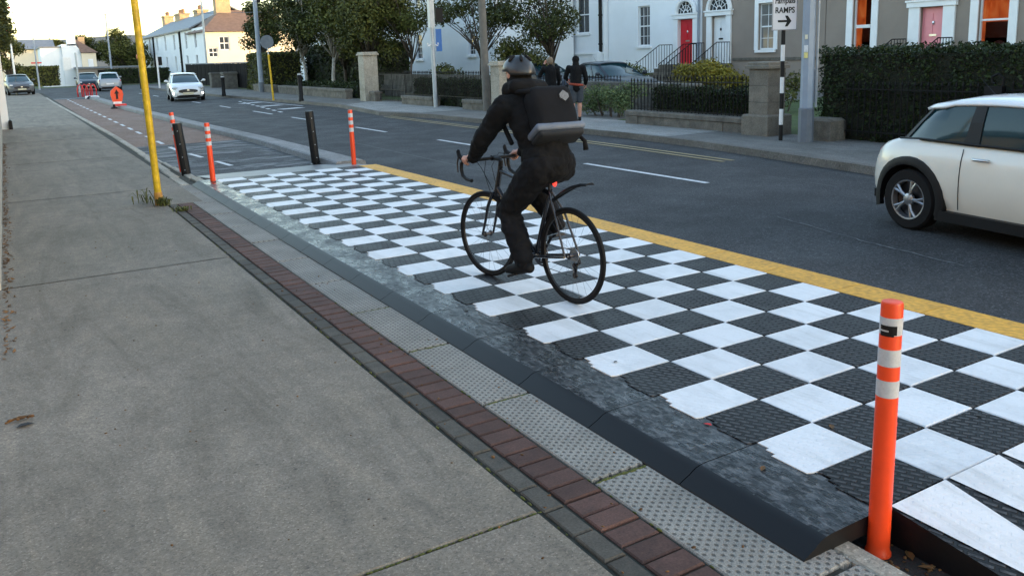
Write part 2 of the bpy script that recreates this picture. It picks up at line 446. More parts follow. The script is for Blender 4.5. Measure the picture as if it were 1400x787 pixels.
# painted lines
mb = MB()
def dash(x0, y0, x1, y1, wd=.1, z=ZR+.008):
    d = Vector((x1-x0, y1-y0, 0)).normalized(); nn = Vector((-d.y, d.x, 0))*wd/2
    mb.add([(x0-nn.x,y0-nn.y,z),(x1-nn.x,y1-nn.y,z),(x1+nn.x,y1+nn.y,z),(x0+nn.x,y0+nn.y,z)], [(0,1,2,3)])
for (a, b) in ((8.7,11.65),(15.3,17.4),(20.3,22.5),(26.4,28.4),(30.7,33.4),(37,39),(43,45),(49,51),(55,57),(61,63)):
    xx = 5.75 if a < 20 else 5.66-.012*(a-20)
    dash(xx, a, xx-.02, b, .1)
for i in range(9): dash(6.1+i*.12, 31.5+i*1.3, 6.16+i*.12, 32.1+i*1.3, .14)
for y0 in (33.5, 36.5, 40.0): dash(6.6, y0, 7.6, y0+.4, .5)
dash(7.6, 44, 8.0, 35, .1)
struct(mb.build('lane_markings', MAT['paint']))
mb = MB(); z = ZR+.009
for off in (0, .22):
    P = [(8.08-off, 25.8), (8.05-off, 22), (8.02-off, 18.0), (7.93-off, 13), (7.80-off, 10.2)]
    for a, b in zip(P[:-1], P[1:]): dash(a[0], a[1], b[0], b[1], .09, z)
struct(mb.build('yellow_road_lines', MAT['yellowline']))
mb = MB()
y = 16.0
while y < 56:
    x = .42+.0*(y-20); dash(x+(.5 if y < 20 else 0)*(20-y)/6, y, x+(.5 if y < 19 else 0)*(19-y)/6, y+.95, .09); y += 1.9
mb.v = [(a, b, ZR+.0085) for a, b, c in mb.v]
dash(-.25, 58.6, 1.5, 58.6, .25)
struct(mb.build('cycle_lane_markings', MAT['paint']))
# tar-sealed cracks in the carriageway
mb = MB(); rg = random.Random(5)
def crack(P, wd):
    P2 = []
    for a, b in zip(P[:-1], P[1:]):
        for i in range(14):
            k = i/14; P2.append((a[0]+(b[0]-a[0])*k+rg.uniform(-.015, .015), a[1]+(b[1]-a[1])*k+rg.uniform(-.02, .02)))
    vs = []
    for x, y in P2:
        w_ = wd*rg.uniform(.4, 1.3); vs += [(x-w_/2, y, ZR+.006), (x+w_/2, y, ZR+.006)]
    mb.add(vs, [(2*i, 2*i+1, 2*i+3, 2*i+2) for i in range(len(P2)-1)])
crack([(4.6, 6.4), (4.3, 5.0), (4.15, 3.9)], .02); crack([(4.05, 19), (3.95, 12), (3.9, 9)], .018); crack([(6.9, 9), (6.7, 5.5)], .012)
struct(mb.build('road_cracks', mk('crack_fill', (.13, .135, .14), .9, .5, 14)))
# stained bay joints of the near footpath
mb = MB(); rg = random.Random(15)
for yy in (8.02, 13.3, 18.6, 24.2, 30.0):
    x = -2.92
    while x < -1.1:
        L = rg.uniform(.15, .5); w_ = rg.uniform(.020, .045)*(1+yy*.03); x2 = min(x+L, -1.07)
        mb.add([(x, yy-w_/2, ZF+.003), (x2, yy-w_/2*rg.uniform(.6, 1.2), ZF+.003), (x2, yy+w_/2, ZF+.003), (x, yy+w_/2*rg.uniform(.6, 1.2), ZF+.003)], [(0, 1, 2, 3)]); x = x2+rg.choice((0, 0, .08))
struct(mb.build('joint_filler', mk('joint_filler', (.13, .117, .094), .9, .4, 20)))
# hills on the skyline
mb = MB(); P = []; hs = []
rg = random.Random(2)
for i in range(61):
    x = -700+i*40; h = 28+20*math.exp(-((x-150)/160)**2)+12*math.exp(-((x-420)/220)**2)+rg.uniform(-1.5, 1.5)
    P += [(x, 1150, -1), (x, 1500, h), (x, 2000, -1)]
for i in range(60):
    a = 3*i; mb.f += [[a, a+3, a+4, a+1], [a+1, a+4, a+5, a+2]]; mb.m += [0, 0]
mb.v = P; struct(mb.build('hills', MAT['hill'], smooth=True))
# ================================================================== checkered rubber platform
TU, TV, Y0 = .335, .3805, 3.765
NU, NV = range(-28, 6), range(0, 6)
def tyy(u): return Y0-u*(TU if u < 0 else .326)
# tread materials (raised bars in staggered rows)
def tread(name, base, bar_tint, rough, bstr, white=False):
    m, t, b = newmat(name); v = wcoord(t)
    mp = N(t, 'ShaderNodeMapping'); mp.inputs['Rotation'].default_value = (0, 0, R(62)); t.links.new(v, mp.inputs[0])
    br = N(t, 'ShaderNodeTexBrick'); t.links.new(mp.outputs[0], br.inputs['Vector'])
    br.inputs['Scale'].default_value = 1.0; br.inputs['Brick Width'].default_value = .066; br.inputs['Row Height'].default_value = .034
    br.inputs['Mortar Size'].default_value = .0095; br.inputs['Mortar Smooth'].default_value = .45
    br.inputs['Color1'].default_value = (0,0,0,1); br.inputs['Color2'].default_value = (0,0,0,1); br.inputs['Mortar'].default_value = (1,1,1,1)
    h = math_(t, 'SUBTRACT', 1.0, br.outputs['Color'])
    f = noise(t, v, 3.5, 5, .65, .4); f2 = noise(t, v, 45, 3, .6)
    isl = N(t, 'ShaderNodeNewGeometry').outputs['Random Per Island']
    if white:
        c = ramp(t, f, [(.28, sc3(base, .80)), (.55, base)])
        lg = N(t, 'ShaderNodeMapping'); lg.inputs['Scale'].default_value = (9, .8, 1); t.links.new(v, lg.inputs[0])
        c = mixc(t, 1.0, c, ramp(t, noise(t, lg.outputs[0], 1.0, 4, .7, .5), [(.34, (.87, .865, .85)), (.47, (1,)*3)]), 'MULTIPLY')
        c = mixc(t, 1.0, c, ramp(t, noise(t, v, 11, 3, .6), [(.24, (.5, .47, .42)), (.30, (1,)*3)]), 'MULTIPLY')
        c = mixc(t, 1.0, c, ramp(t, f2, [(.25, (.86, .85, .83)), (.42, (1,)*3)]), 'MULTIPLY')
        c = mixc(t, 1.0, c, ramp(t, isl, [(0, (.90, .905, .91)), (1, (1,)*3)]), 'MULTIPLY')
    else:
        k = math_(t, 'MULTIPLY', h, ramp(t, f2, [(.32, (.2,)*3), (.7, (1,)*3)]))
        k = math_(t, 'MULTIPLY', k, ramp(t, f, [(.25, (.3,)*3), (.65, (1,)*3)]))
        c = mixc(t, k, base, bar_tint)  # raised bars mixed to a lighter grey than the gaps
        c = mixc(t, 1.0, c, ramp(t, isl, [(0, (.72,)*3), (1, (1,)*3)]), 'MULTIPLY')
    t.links.new(c, b.inputs['Base Color'])
    t.links.new(ramp(t, f, [(.3, (rough-.12,)*3), (.7, (rough+.12,)*3)]), b.inputs['Roughness'])
    pin(b, Specular_IOR_Level=.5 if white else .18)
    bump(t, b, h, bstr, .010); return m
MAT['tile_white'] = tread('white_tile', (.76, .765, .775), None, .5, .22, True)
MAT['tile_black'] = tread('black_tile', (.007, .0073, .0085), (.125, .125, .13), .45, 1.0)
MAT['tile_yellow'] = mk('yellow_tile', (.80, .40, .03), .55, .13, 5, .35, 70, .006, fine=26, island=.08)
# black rubber edging mat: worn, wet in patches
m, t, b = newmat('edging_rubber'); v = wcoord(t)
mp = N(t, 'ShaderNodeMapping'); mp.inputs['Scale'].default_value = (36, 15, 20); t.links.new(v, mp.inputs[0])
vo = N(t, 'ShaderNodeTexVoronoi', distance='CHEBYCHEV'); vo.inputs['Scale'].default_value = 1.0; t.links.new(mp.outputs[0], vo.inputs['Vector'])
big = noise(t, v, 4.5, 5, .65, .8); mid = noise(t, mp.outputs[0], 1.1, 4, .7, .5)
pit = ramp(t, vo.outputs['Distance'], [(.25, (0,)*3), (.36, (1,)*3)])
c0 = ramp(t, mid, [(.40, (.006, .0064, .0075)), (.48, (.022, .023, .026)), (.62, (.10, .101, .102))])
c = mixc(t, 1.0, c0, ramp(t, pit, [(0, (.10,)*3), (1, (1,)*3)]), 'MULTIPLY')
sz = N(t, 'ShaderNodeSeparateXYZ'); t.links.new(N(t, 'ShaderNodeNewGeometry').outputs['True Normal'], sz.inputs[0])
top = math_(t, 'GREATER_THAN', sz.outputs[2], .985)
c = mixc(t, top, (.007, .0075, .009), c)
t.links.new(c, b.inputs['Base Color'])
wet = ramp(t, big, [(.36, (.10,)*3), (.52, (.34,)*3), (.7, (.5,)*3)])
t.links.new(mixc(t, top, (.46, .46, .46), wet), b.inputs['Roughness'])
hh = math_(t, 'MULTIPLY', top, math_(t, 'ADD', math_(t, 'MULTIPLY', pit, .6), math_(t, 'MULTIPLY', mid, .9)))
bump(t, b, hh, .6, .007); t.links.new(mixc(t, top, (.24, .24, .24), (.34, .34, .34)), b.inputs['Specular IOR Level']); MAT['edge_rubber'] = m

plat = thing('raised_cycle_platform', 'long raised rubber platform paved in black and white squares across the cycle lane', 'platform', (1.1, 7.6, 0))
def child(o, shear=.0085):
    o.parent = plat; o.location = (-1.1, -7.6, 0)
    if 'edge_mat' not in o.name:
        for v in o.data.vertices: v.co.x -= shear*max(0, v.co.y-1.8)
    return o
mb = MB(); g = .0035; rg = random.Random(4)
for u in NU:
    for v in NV:
        w_ = (u+v) % 2 == 0
        x0, x1 = v*TV+g, (v+1)*TV-g; y1, y0 = tyy(u)-g, tyy(u+1)+g
        zt = rg.uniform(-.002, .001); mi = 0 if w_ else 1
        if v == 0:                                           # interlocking tabs on the kerb side
            e = .005; ya, yb = y0+.23*TU, y1-.20*TU; yc = y1-.36*TU
            P = [(x1,y0),(x1,y1),(x0+.012,y1),(x0+.012,yb),(x0-.010,yb),(x0-.010,yc),(x0-.034,yc),(x0-.034,y0+.012),(x0-.006,y0)]
            mb.prism(P, -.05, zt, mi)
        else:
            mb.bev(x0, x1, y0, y1, -.05, zt, .005, mi)
child(mb.build('checkered_deck', [MAT['tile_white'], MAT['tile_black']]))
mb = MB(); mb.bb(.0, 2.62, tyy(6)+.002, tyy(-28)-.002, ZR-.02, -.052)
child(mb.build('deck_base', MAT['black_plastic']))
# yellow edge facing the carriageway
mb = MB(); y = tyy(6)+.002
while y < tyy(-28)-.1:
    y2 = min(y+TU*2, tyy(-28))
    x0 = 6*TV+.003
    mb.extr([(x0, -.06), (x0, -.001), (x0+.30, -.003), (x0+.352, -.022), (x0+.37, -.06), (x0+.38, ZR+.002), (x0, ZR+.002)], 'y', y+.003, y2-.003); y = y2
child(mb.build('yellow_edge', MAT['tile_yellow']))
# black edging mats that lap over the kerb
for k in range(17):
    u1 = 6-2*k; ya, yb = tyy(u1)+.0025, tyy(u1-2)-.0025
    if k == 16: yb = tyy(-28)+.12
    mb = MB()
    prof = [(.006, -.055), (.006, -.004), (-.305, -.006), (-.333, -.0085), (-.355, -.014), (-.374, -.023), (-.395, -.036), (-.444, ZF+.008), (-.452, ZF+.001), (-.453, ZF-.004), (-.2, ZF-.012), (-.05, ZF-.012)]
    mb.extr(prof, 'y', ya, yb)
    o = child(mb.build('edge_mat', MAT['edge_rubber'], smooth=50))
# sloped entry ramp at the near end with white teeth, and plain one at the far end
RA = math.atan2(.145, 1.15)
ry0, ry1 = tyy(6)-.004, tyy(6)-1.15
def rz(y): return -.001-(ry0-y)*.145/1.15
mb = MB()
mb.extr([(ry0, -.001), (ry0, ZR), (ry1, ZR), (ry1, rz(ry1))], 'x', .018, 6*TV+.36, 1)
mb.m[-1] = 0
child(mb.build('entry_ramp', [MAT['tile_black'], MAT['black_plastic']]))
mb = MB()
for v in range(6):
    xa, xb = v*TV+.022, (v+1)*TV-.004; xm = (xa+xb)/2+.02
    ya, yt = ry0-.003, ry0-1.05
    P = [(xa, ya), (xm-.02, yt), (xm+.02, yt), (xb, ya)]
    mb.add([(x, y, rz(y)+.004) for x, y in P], [(0, 1, 2, 3)])
child(mb.build('ramp_teeth', MAT['tile_white']))
fy0, fy1 = tyy(-28)+.004, tyy(-28)+1.75
mb = MB(); mb.extr([(fy0, -.001), (fy0, ZR), (fy1, ZR+.006), (fy1, ZR+.012)], 'x', .02, 6*TV+.20)
child(mb.build('exit_ramp', mk('worn_ramp', (.17, .172, .178), .42, .35, 3, .5, 60, .006)))
# dirt in the pit beside the near ramp
mb = MB(); mb.bb(-.195, .016, -1, 1.82, ZR-.1, ZR+.006); struct(mb.build('gully_dirt', MAT['soil']))

# ================================================================== flexible posts and bollards
def flex_post(label, loc, h, tilt=(0, 0), group='orange flexible posts at the corners of the platform', rad=.038, mark=False):
    t_ = thing('flexible_post', label, 'post', loc, 0, group)
    t_.rotation_euler = (tilt[0], tilt[1], 0)
    mb = MB(); mb.lathe([(.001, 0), (rad*1.22, 0), (rad*1.22, .012), (rad*1.08, .02), (rad*1.06, .05), (rad*1.04, .3), (rad, h-.012), (rad*.93, h-.002), (rad*.8, h), (.001, h)], n=24)
    mb.build('tube', MAT['orange'], t_, smooth=40)
    for k in range(3):
        z1 = h-.055-k*.118*h/.99; mb = MB()
        mb.lathe([(rad-.004, z1-.066*h/.99), (rad+.0012, z1-.065*h/.99), (rad+.0012, z1-.001), (rad-.004, z1)], n=24); mb.build('reflective_band', MAT['reflect'], t_, smooth=40)
    if mark:
        mb = MB()
        for a, b_, z0, z1 in ((-1.15, .35, .885, .902), (-1.15, .1, .862, .879), (-.35, .35, .868, .902)):
            P = []
            for i in range(7):
                q = -2.36+a+(b_-a)*i/6
                P += [(math.cos(q)*(rad+.0025), math.sin(q)*(rad+.0025), z0), (math.cos(q)*(rad+.0025), math.sin(q)*(rad+.0025), z1)]
            mb.add(P, [(2*i, 2*i+2, 2*i+3, 2*i+1) for i in range(6)])
        mb.build('printed_mark', MAT['black_plastic'], t_)
    return t_
flex_post('large orange post standing in the dirt pit by the near end of the platform', (-.077, 1.779, ZR+.006), .985, (0, R(.6)), mark=True)
flex_post('small orange post at the far corner beside the yellow edge', (2.283, 13.628, ZR+.02), 1.03, (0, R(-.8)))
flex_post('small orange post at the far kerb corner beside the left black post', (-.165, 13.08, -.06), .93, (0, R(-1.2)))
flex_post('faded pinkish post poking up behind the left black post', (-.215, 15.40, ZR), 1.09, (R(-2), R(-4.5)), 'orange flexible posts at the corners of the platform')
def wrapped_post(label, loc, h, tilt):
    t_ = thing('black_post', label, 'post', loc, 0, 'black wrapped posts at the far end of the platform'); t_.rotation_euler = tilt
    mb = MB(); mb.lathe([(.001, .02), (.075, .02), (.078, .05), (.078, h-.02), (.072, h), (.001, h)], n=10); mb.build('sleeve', MAT['black_plastic'], t_, smooth=30)
    mb = MB(); mb.lathe([(.001, -.02), (.10, -.02), (.10, 0), (.06, .012), (.055, .10), (.001, .10)], n=14); mb.build('base', MAT['darkmetal'], t_, smooth=30)
    for k in range(4):
        mb = MB(); z = .12+k*(h-.25)/3; mb.ell((-.045, -.066, z), (.010, .010, .008), 8); mb.build('fixing', MAT['galv'], t_)
wrapped_post('tilted black wrapped post by the kerb at the far left corner', (-.208, 15.05, ZR+.004), .92, (R(-2), R(-4.5), .3))
wrapped_post('tilted black wrapped post on the separator near the yellow edge', (2.08, 15.1, ZR+.01), .98, (R(-1.5), R(-4), .7))
# yellow poles
def pole(name, label, cat, loc, h, r0, r1, mat, tilt=(0, 0), n=14, group=None):
    t_ = thing(name, label, cat, loc, 0, group); t_.rotation_euler = (tilt[0], tilt[1], 0)
    mb = MB(); mb.lathe([(.001, -.05), (r0, -.05), (r0, .02), (r1, h), (.001, h)], n=n); mb.build('shaft', mat, t_, smooth=40)
    return t_
yp = pole('yellow_pole', 'tall plain yellow pole standing in weeds on the near footpath', 'pole', (-1.14, 11.682, ZF), 4.6, .045, .043, MAT['yellow_paint'], (0, R(-1.0)))
mb = MB(); mb.lathe([(.001, -.02), (.052, -.02), (.052, .16), (.046, .17), (.001, .17)], n=14); mb.build('collar', mk('rusty_yellow', (.42, .20, .03), .6, .4, 10, .3, 30), yp, smooth=40)
for z in (1.35, 1.9): 
    mb = MB(); mb.lathe([(.043, z), (.048, z+.003), (.048, z+.03), (.043, z+.033)], n=14); mb.build('clamp', MAT['yellow_paint'], yp, smooth=40)
# weeds at its foot
def weed(label, loc, n, h, mat, seed, group=None):
    rg = random.Random(seed); mb = MB()
    for i in range(n):
        a = rg.uniform(0, 6.28); L = rg.uniform(.4, 1)*h; sp = rg.uniform(.2, 1.0); w_ = rg.uniform(.004, .010)
        b0 = Vector((rg.gauss(0, .05), rg.gauss(0, .05), 0)); d = Vector((math.cos(a), math.sin(a), 0)); nn = Vector((-d.y, d.x, 0))
        p1 = b0+d*L*sp*.5+Vector((0, 0, L*.7)); p2 = b0+d*L*sp+Vector((0, 0, L*(.9-.5*sp)))
        mb.add([b0-nn*w_*.4, b0+nn*w_*.4, p1+nn*w_, p1-nn*w_, p2], [(0, 1, 2, 3), (3, 2, 4)])
    o = mb.build('weed_clump', mat); o.location = loc
    return tag(o, label, 'weed', group)
weed('green weed clump growing at the foot of the tall yellow pole', (-1.12, 11.60, ZF-.005), 110, .17, MAT['leaf_olive'], 1)
weed('low straggling weeds in the brick joint in front of the yellow pole', (-.98, 11.0, ZF-.005), 70, .09, MAT['leaf_olive'], 2)
weed('taller thin weed stems behind the left of the yellow pole', (-1.24, 11.95, ZF-.005), 26, .3, MAT['leaf_olive'], 3)
# fallen leaves and small litter
def dead_leaf(label, x, y, z, s, mat, rz=0, group='fallen leaves on the platform and footpath'):
    mb = MB(); P = [(-1, 0, .05), (-.4, .42, .22), (.35, .38, .2), (1, 0, .02), (.35, -.38, .16), (-.4, -.42, .25), (0, 0, .0)]
    mb.add([(a*s, b_*s, c_*s) for a, b_, c_ in P], [(0, 6, 1), (1, 6, 2), (2, 6, 3), (3, 6, 4), (4, 6, 5), (5, 6, 0)])
    o = mb.build('fallen_leaf', mat); o.location = (x, y, z); o.rotation_euler = (0, 0, rz); return tag(o, label, 'leaf', group)
ld = MAT['leaf_dry']; dark = mk('wet_leaf', (.03, .03, .028), .5, .3, 20)
dead_leaf('dark grey curled leaf on the concrete near the left picture edge', -2.81, 4.78, ZF+.003, .045, dark, .2)
dead_leaf('brown curled leaf on a white square just past the edging mat', .40, 2.37, .004, .028, ld, .8)
dead_leaf('orange brown leaf on the nearest black edging mat', -.15, 2.28, -.002, .026, ld, .5)
dead_leaf('small red leaf on the edging mat beside the tile tabs', -.04, 2.72, -.002, .022, MAT['red'], 2)
dead_leaf('dark scrap of leaf on a white square right of the near orange post', 1.07, 2.07, .004, .02, dark, 1.3)
dead_leaf('brown leaf on the white square in front of the rear wheel', .10, 3.60, .004, .018, dark, .3)
dead_leaf('brown leaf lying deepest in the dirt pit below the orange post', .0, 1.70, ZR+.01, .035, ld, .9)
dead_leaf('tan leaf in the dirt pit against the ramp side', -.02, 1.62, ZR+.01, .03, ld, 2.2)
dead_leaf('pale leaf in the dirt pit nearest the bottom of the picture', -.08, 1.55, ZR+.012, .03, ld, 4)
dead_leaf('dark leaf at the tab of the mat left of the front wheel', -.12, 5.0, -.002, .03, dark, 1)
tw = MB(); tw.tube([(0,0,.006),(.05,.02,.012),(.1,.03,.006)], [.004,.005,.002], 6)
for i in range(7): tw.ell((.02+.012*i, .006+.006*math.sin(i*2), .012), (.014, .006, .005), 6, rot=Matrix.Rotation(i, 3, 'Z'))
o = tw.build('twig', MAT['leaf_dry'], smooth=True); o.location = (-2.90, 4.86, ZF); o.scale = (1.3, 1.3, 1.3); tag(o, 'reddish dry twig on the footpath at the left picture edge', 'twig')
mb = MB(); rg = random.Random(12)
for i in range(520):
    y = rg.uniform(6, 24); x = -2.905+abs(rg.gauss(0, .035)); s = rg.uniform(.012, .03); a = rg.uniform(0, 6.28); tz = rg.uniform(.0, .018)
    mb.add([(x+s*math.cos(a), y+s*math.sin(a), ZF+.004+tz), (x-s*.5*math.sin(a), y+s*.5*math.cos(a), ZF+.003), (x-s*math.cos(a), y-s*math.sin(a), ZF+.006), (x+s*.5*math.sin(a), y-s*.5*math.cos(a), ZF+.005)], [(0, 1, 2, 3)])
stuff(mb.build('leaf_litter', MAT['leaf_dry']))
mb = MB(); rg = random.Random(13)
for i in range(230):
    x = rg.uniform(-1.05, -.4) if i % 2 else rg.uniform(-.18, .015); y = rg.uniform(1.4, 7) if i % 2 else rg.uniform(1.2, 1.8); s = rg.uniform(.003, .009)
    z = ZF if i % 2 else ZR+.008
    if i % 3 == 1: x = rg.uniform(-2.85, -1.1); y = rg.uniform(2, 10); z = ZF+.001; s *= .75
    mb.ell((x, y, z), (s*1.6, s, s*.6), 6, rot=Matrix.Rotation(rg.uniform(0, 3), 3, 'Z'))
stuff(mb.build('grit', MAT['leaf_dry'], smooth=True))
# ================================================================== boundary walls, railings, piers along the far footpath
WX = 10.62
def low_wall(label, y0, y1, h, x=WX, th=.34, seed=0, group='low granite walls under the railings'):
    t_ = thing('stone_wall', label, 'wall', (x, (y0+y1)/2, ZFF), 0, group)
    rg = random.Random(seed); mb = MB(); L = y1-y0; hl = h-.12
    y = -L/2
    while y < L/2-.05:
        l = min(rg.uniform(.6, 1.15), L/2-y)
        if L/2-y-l < .25: l = L/2-y
        d = rg.uniform(-.008, .008)
        mb.bev(-th/2+d+.02, th/2-.02, y+.006, y+l-.006, -.1, hl, .012); y += l
    mb.build('blocks', MAT['stone'], t_)
    mb = MB(); y = -L/2
    while y < L/2-.05:
        l = min(rg.uniform(1.0, 1.6), L/2-y)
        if L/2-y-l < .3: l = L/2-y
        mb.bev(-th/2-.01, th/2+.02, y+.003, y+l-.003, hl+.002, h, .03); y += l
    mb.build('coping', MAT['stone'], t_)
    return t_
def railing(label, y0, y1, z0, z1, x=WX, pitch=.115, tip='spear', group='black iron railings along the gardens', mid=True):
    t_ = thing('iron_railing', label, 'railing', (x, (y0+y1)/2, ZFF+z0), 0, group); L = y1-y0; H = z1-z0
    n = int(L/pitch); mb = MB(); rg = random.Random(int(y0*10))
    for i in range(n+1):
        y = -L/2+L*i/n; e = rg.uniform(-.006, .006)
        mb.tube([(0, y, -.02), (e, y+e*.5, H-.10)], .0125, 6)
        mb.tube([(e, y, H-.10), (e, y, H-.075), (e, y, H-.05), (e, y, H)], [.0105, .024, .018, .002], 6)
    mb.build('bars', MAT['iron'], t_, smooth=40)
    mb = MB()
    for z in ((.06, H-.17) if mid else (H-.17,)): mb.bb(-.02, .02, -L/2-.02, L/2+.02, z, z+.018)
    mb.build('rails', MAT['iron'], t_)
    return t_
def pier(label, y, w_, h, x=WX, cap=.06, mat=None, blocks=True, group='stone gate piers', base=0):
    t_ = thing('gate_pier', label, 'pier', (x, y, ZFF), 0, group); mat = mat or MAT['stone']
    mb = MB(); n = max(1, round(h/.36)) if blocks else 1; hh = h-.14
    for i in range(n): mb.bev(-w_/2, w_/2, -w_/2, w_/2, (-.1 if i == 0 else hh*i/n+.004), hh*(i+1)/n, .012 if blocks else .004)
    mb.build('shaft', mat, t_)
    mb = MB(); mb.bev(-w_/2-cap, w_/2+cap, -w_/2-cap, w_/2+cap, hh+.003, hh+.075, .015); mb.bev(-w_/2-cap*.4, w_/2+cap*.4, -w_/2-cap*.4, w_/2+cap*.4, hh+.078, h, .02); mb.build('cap', mat, t_)
    if base:
        mb = MB(); mb.bev(-w_/2-.10, w_/2+.10, -w_/2-.10, w_/2+.10, -.1, base, .03); mb.build('plinth', mat, t_)
    return t_
low_wall('low granite wall under the railing left of the RAMPS sign', 12.45, 16.45, .33, seed=1)
railing('black spear-topped railing in front of the low dark hedge beside the RAMPS sign', 12.5, 15.55, .30, 1.20)
railing('short black railing run bending toward the steps at the gateway', 15.65, 16.4, .30, 1.12)
pier('square granite gate pier on a plinth behind the RAMPS sign', 12.05, .50, 1.48, base=.42, mat=mk('pier_granite', (.215, .19, .155), .85, .3, 4, .6, 40, .006, island=.2, fine=45))
stone_block = MB(); stone_block.bev(-.22, .22, -.30, .30, -.1, .42, .05)
o = stone_block.build('stone_block', MAT['stone']); o.location = (10.55, 10.55, ZFF); tag(o, 'short weathered stone block between the blue-grey column and the tall hedge', 'stone block')
# tall railing and iron gate before the big hedge
railing('long black railing half sunk in the tall hedge behind the small car', 7.75, 10.2, .12, 1.12, x=10.72, pitch=.12)
railing('black railing with ball finials at the right picture edge above the car roof', 3.8, 7.2, .12, 1.16, x=10.72, pitch=.15)
t_ = thing('iron_gate_post', 'scrolled black iron gate post rising above the white car roof', 'gate post', (10.7, 7.47, ZFF))
mb = MB(); mb.bb(-.06, .06, -.14, .14, 0, 1.06); mb.tube([(0, -.12, 1.06), (0, -.13, 1.18), (0, -.04, 1.25), (0, .06, 1.2), (0, .05, 1.12), (0, 0, 1.1)], .022, 8); mb.build('post', MAT['iron'], t_, smooth=40)
# left of the gateway
low_wall('low granite wall between the wood pole and the grey signal post', 23.75, 25.2, .34, seed=3)
low_wall('low granite wall left of the grey signal post under the long railing', 27.5, 30.3, .34, seed=4)
railing('long black railing between the wood pole and the driveway gates', 23.9, 30.2, .32, 1.28)
pier('smooth stone gate pier directly right of the wood pole', 22.75, .52, 1.58, mat=MAT['kerb'], blocks=False)
pier('tall pale square gate pier at the left side of the driveway', 34.0, .62, 2.05, mat=MAT['kerb'], blocks=False)
low_wall('short stub of granite wall right of the tall pale gate pier', 33.0, 33.6, .42, seed=6)
t_ = thing('driveway_gate', 'pair of dark iron driveway gates beside the tall pale pier', 'gate', (10.7, 31.6, ZFF))
for y0, y1 in ((-1.3, .05), (.1, 1.4)):
    mb = MB(); n = 10
    for i in range(n+1): mb.tube([(0, y0+(y1-y0)*i/n, .06), (0, y0+(y1-y0)*i/n, 1.22)], .012, 6)
    for z in (.08, .5, 1.1): mb.bb(-.02, .02, y0, y1, z, z+.03)
    mb.build('leaf', MAT['iron'], t_)
low_wall('long low stone wall under the dark trees', 36.5, 47.5, .44, seed=8)
low_wall('low stone wall left of the blue-grey lamp column', 48.5, 53, .44, seed=9)
pier('small stone pier behind the far black bollard', 60.0, .9, 1.15, mat=MAT['rubble'])
pier('small stone pier left of the far black bollard', 64.5, .7, 1.1, mat=MAT['rubble'])
mb = MB(); mb.bb(-.06, .06, -12, 12, 0, 1.75)
t_ = thing('board_fence', 'long dark boarded fence in front of the cream house', 'fence', (11.2, 66, ZFF)); mb = MB(); rg = random.Random(4)
for i in range(100): y = -13+i*.26; mb.bb(-.02-rg.uniform(0, .02), .02, y, y+.25, .05, 1.72+rg.uniform(-.02, .02))
mb.build('boards', mk('dark_boards', (.010, .0095, .0105), .9, .3, 3, island=.3, spec=.1), t_); mb = MB(); mb.bb(-.05, .05, -13.05, 13.05, 1.72, 1.80); mb.build('top_rail', mk('fence_rail', (.16, .18, .22), .7), t_)

# ================================================================== poles, signs, lamps
t_ = pole('lamp_column', 'thick blue-grey lamp column with stickers right of the RAMPS sign', 'lamp column', (10.04, 10.567, ZFF), 8, .125, .085, MAT['columngrey'], n=8)
mb = MB(); mb.lathe([(.001, -.02), (.140, -.02), (.140, .62), (.124, .64), (.001, .64)], n=8); mb.build('base_box', MAT['columnbase'], t_)
for z, c_, w_, h_ in ((1.93, (.7, .66, .5), .05, .08), (1.72, (.72, .74, .76), .07, .12), (1.60, (.74, .66, .25), .07, .10)):
    mb = MB(); P = []
    mb.box((-.118*math.cos(.35), -.118*math.sin(.35), z), (.006, w_, h_), rz=.35); mb.build('sticker', mk('sticker', c_, .5, .25, 30), t_)
mb = MB(); mb.bb(.08, .11, -.145, -.115, .65, 6.0); mb.build('cable_duct', MAT['galv'], t_)
mb = MB(); mb.bev(.10, .22, -.02, .14, .72, 1.35, .02); mb.build('control_box', MAT['columnbase'], t_)
# RAMPS sign on its banded pole
t_ = thing('sign_pole', 'black and white banded pole carrying the RAMPS arrow sign', 'sign', (9.933, 11.065, ZFF)); sr = R(-33)
mb = MB(); z = 0; i = 0
while z < 3.1:
    z2 = min(3.1, z+.30); mb.lathe([(.001, z), (.038, z), (.038, z2), (.001, z2)], n=16, mi=i % 2); z = z2; i += 1
mb.build('shaft', [MAT['black_plastic'], MAT['white_plastic']], t_, smooth=40)
pl = bpy.data.objects.new('sign_plate', None)
Ms = Matrix.Rotation(sr, 3, 'Z')
mb = MB(); mb.box(Ms @ Vector((0, -.055, 2.39)), (.46, .012, .64), rot=Ms); plate = mb.build('sign_plate', mk('sign_white', (.70, .68, .72), .35, .05, 4), t_)
mb = MB()
for a, b_, c_, d_ in ((-.225, .225, 2.70, 2.706), (-.225, .225, 2.074, 2.080), (-.225, -.219, 2.08, 2.7), (.219, .225, 2.08, 2.7)): mb.box(Ms @ Vector(((a+b_)/2, -.063, (c_+d_)/2)), (b_-a, .004, d_-c_), rot=Ms)
mb.build('border', MAT['black_plastic'], plate)
def text(s, size, loc, rot, mat, name, parent, shear=0, depth=.002, wide=1.0, off=0):
    cu = bpy.data.curves.new(name, 'FONT'); cu.body = s; cu.size = size; cu.extrude = depth; cu.align_x = 'CENTER'; cu.align_y = 'CENTER'; cu.shear = shear; cu.offset = off
    o = bpy.data.objects.new(name, cu); COL.objects.link(o)
    dg = bpy.context.evaluated_depsgraph_get(); me = bpy.data.meshes.new_from_object(o.evaluated_get(dg)); bpy.data.objects.remove(o)
    me.transform(Matrix.Diagonal((wide, 1, 1, 1))); me.materials.clear(); me.materials.append(mat)
    n = bpy.data.objects.new(name, me); COL.objects.link(n); n.parent = parent; n.location = loc; n.rotation_euler = rot; return n
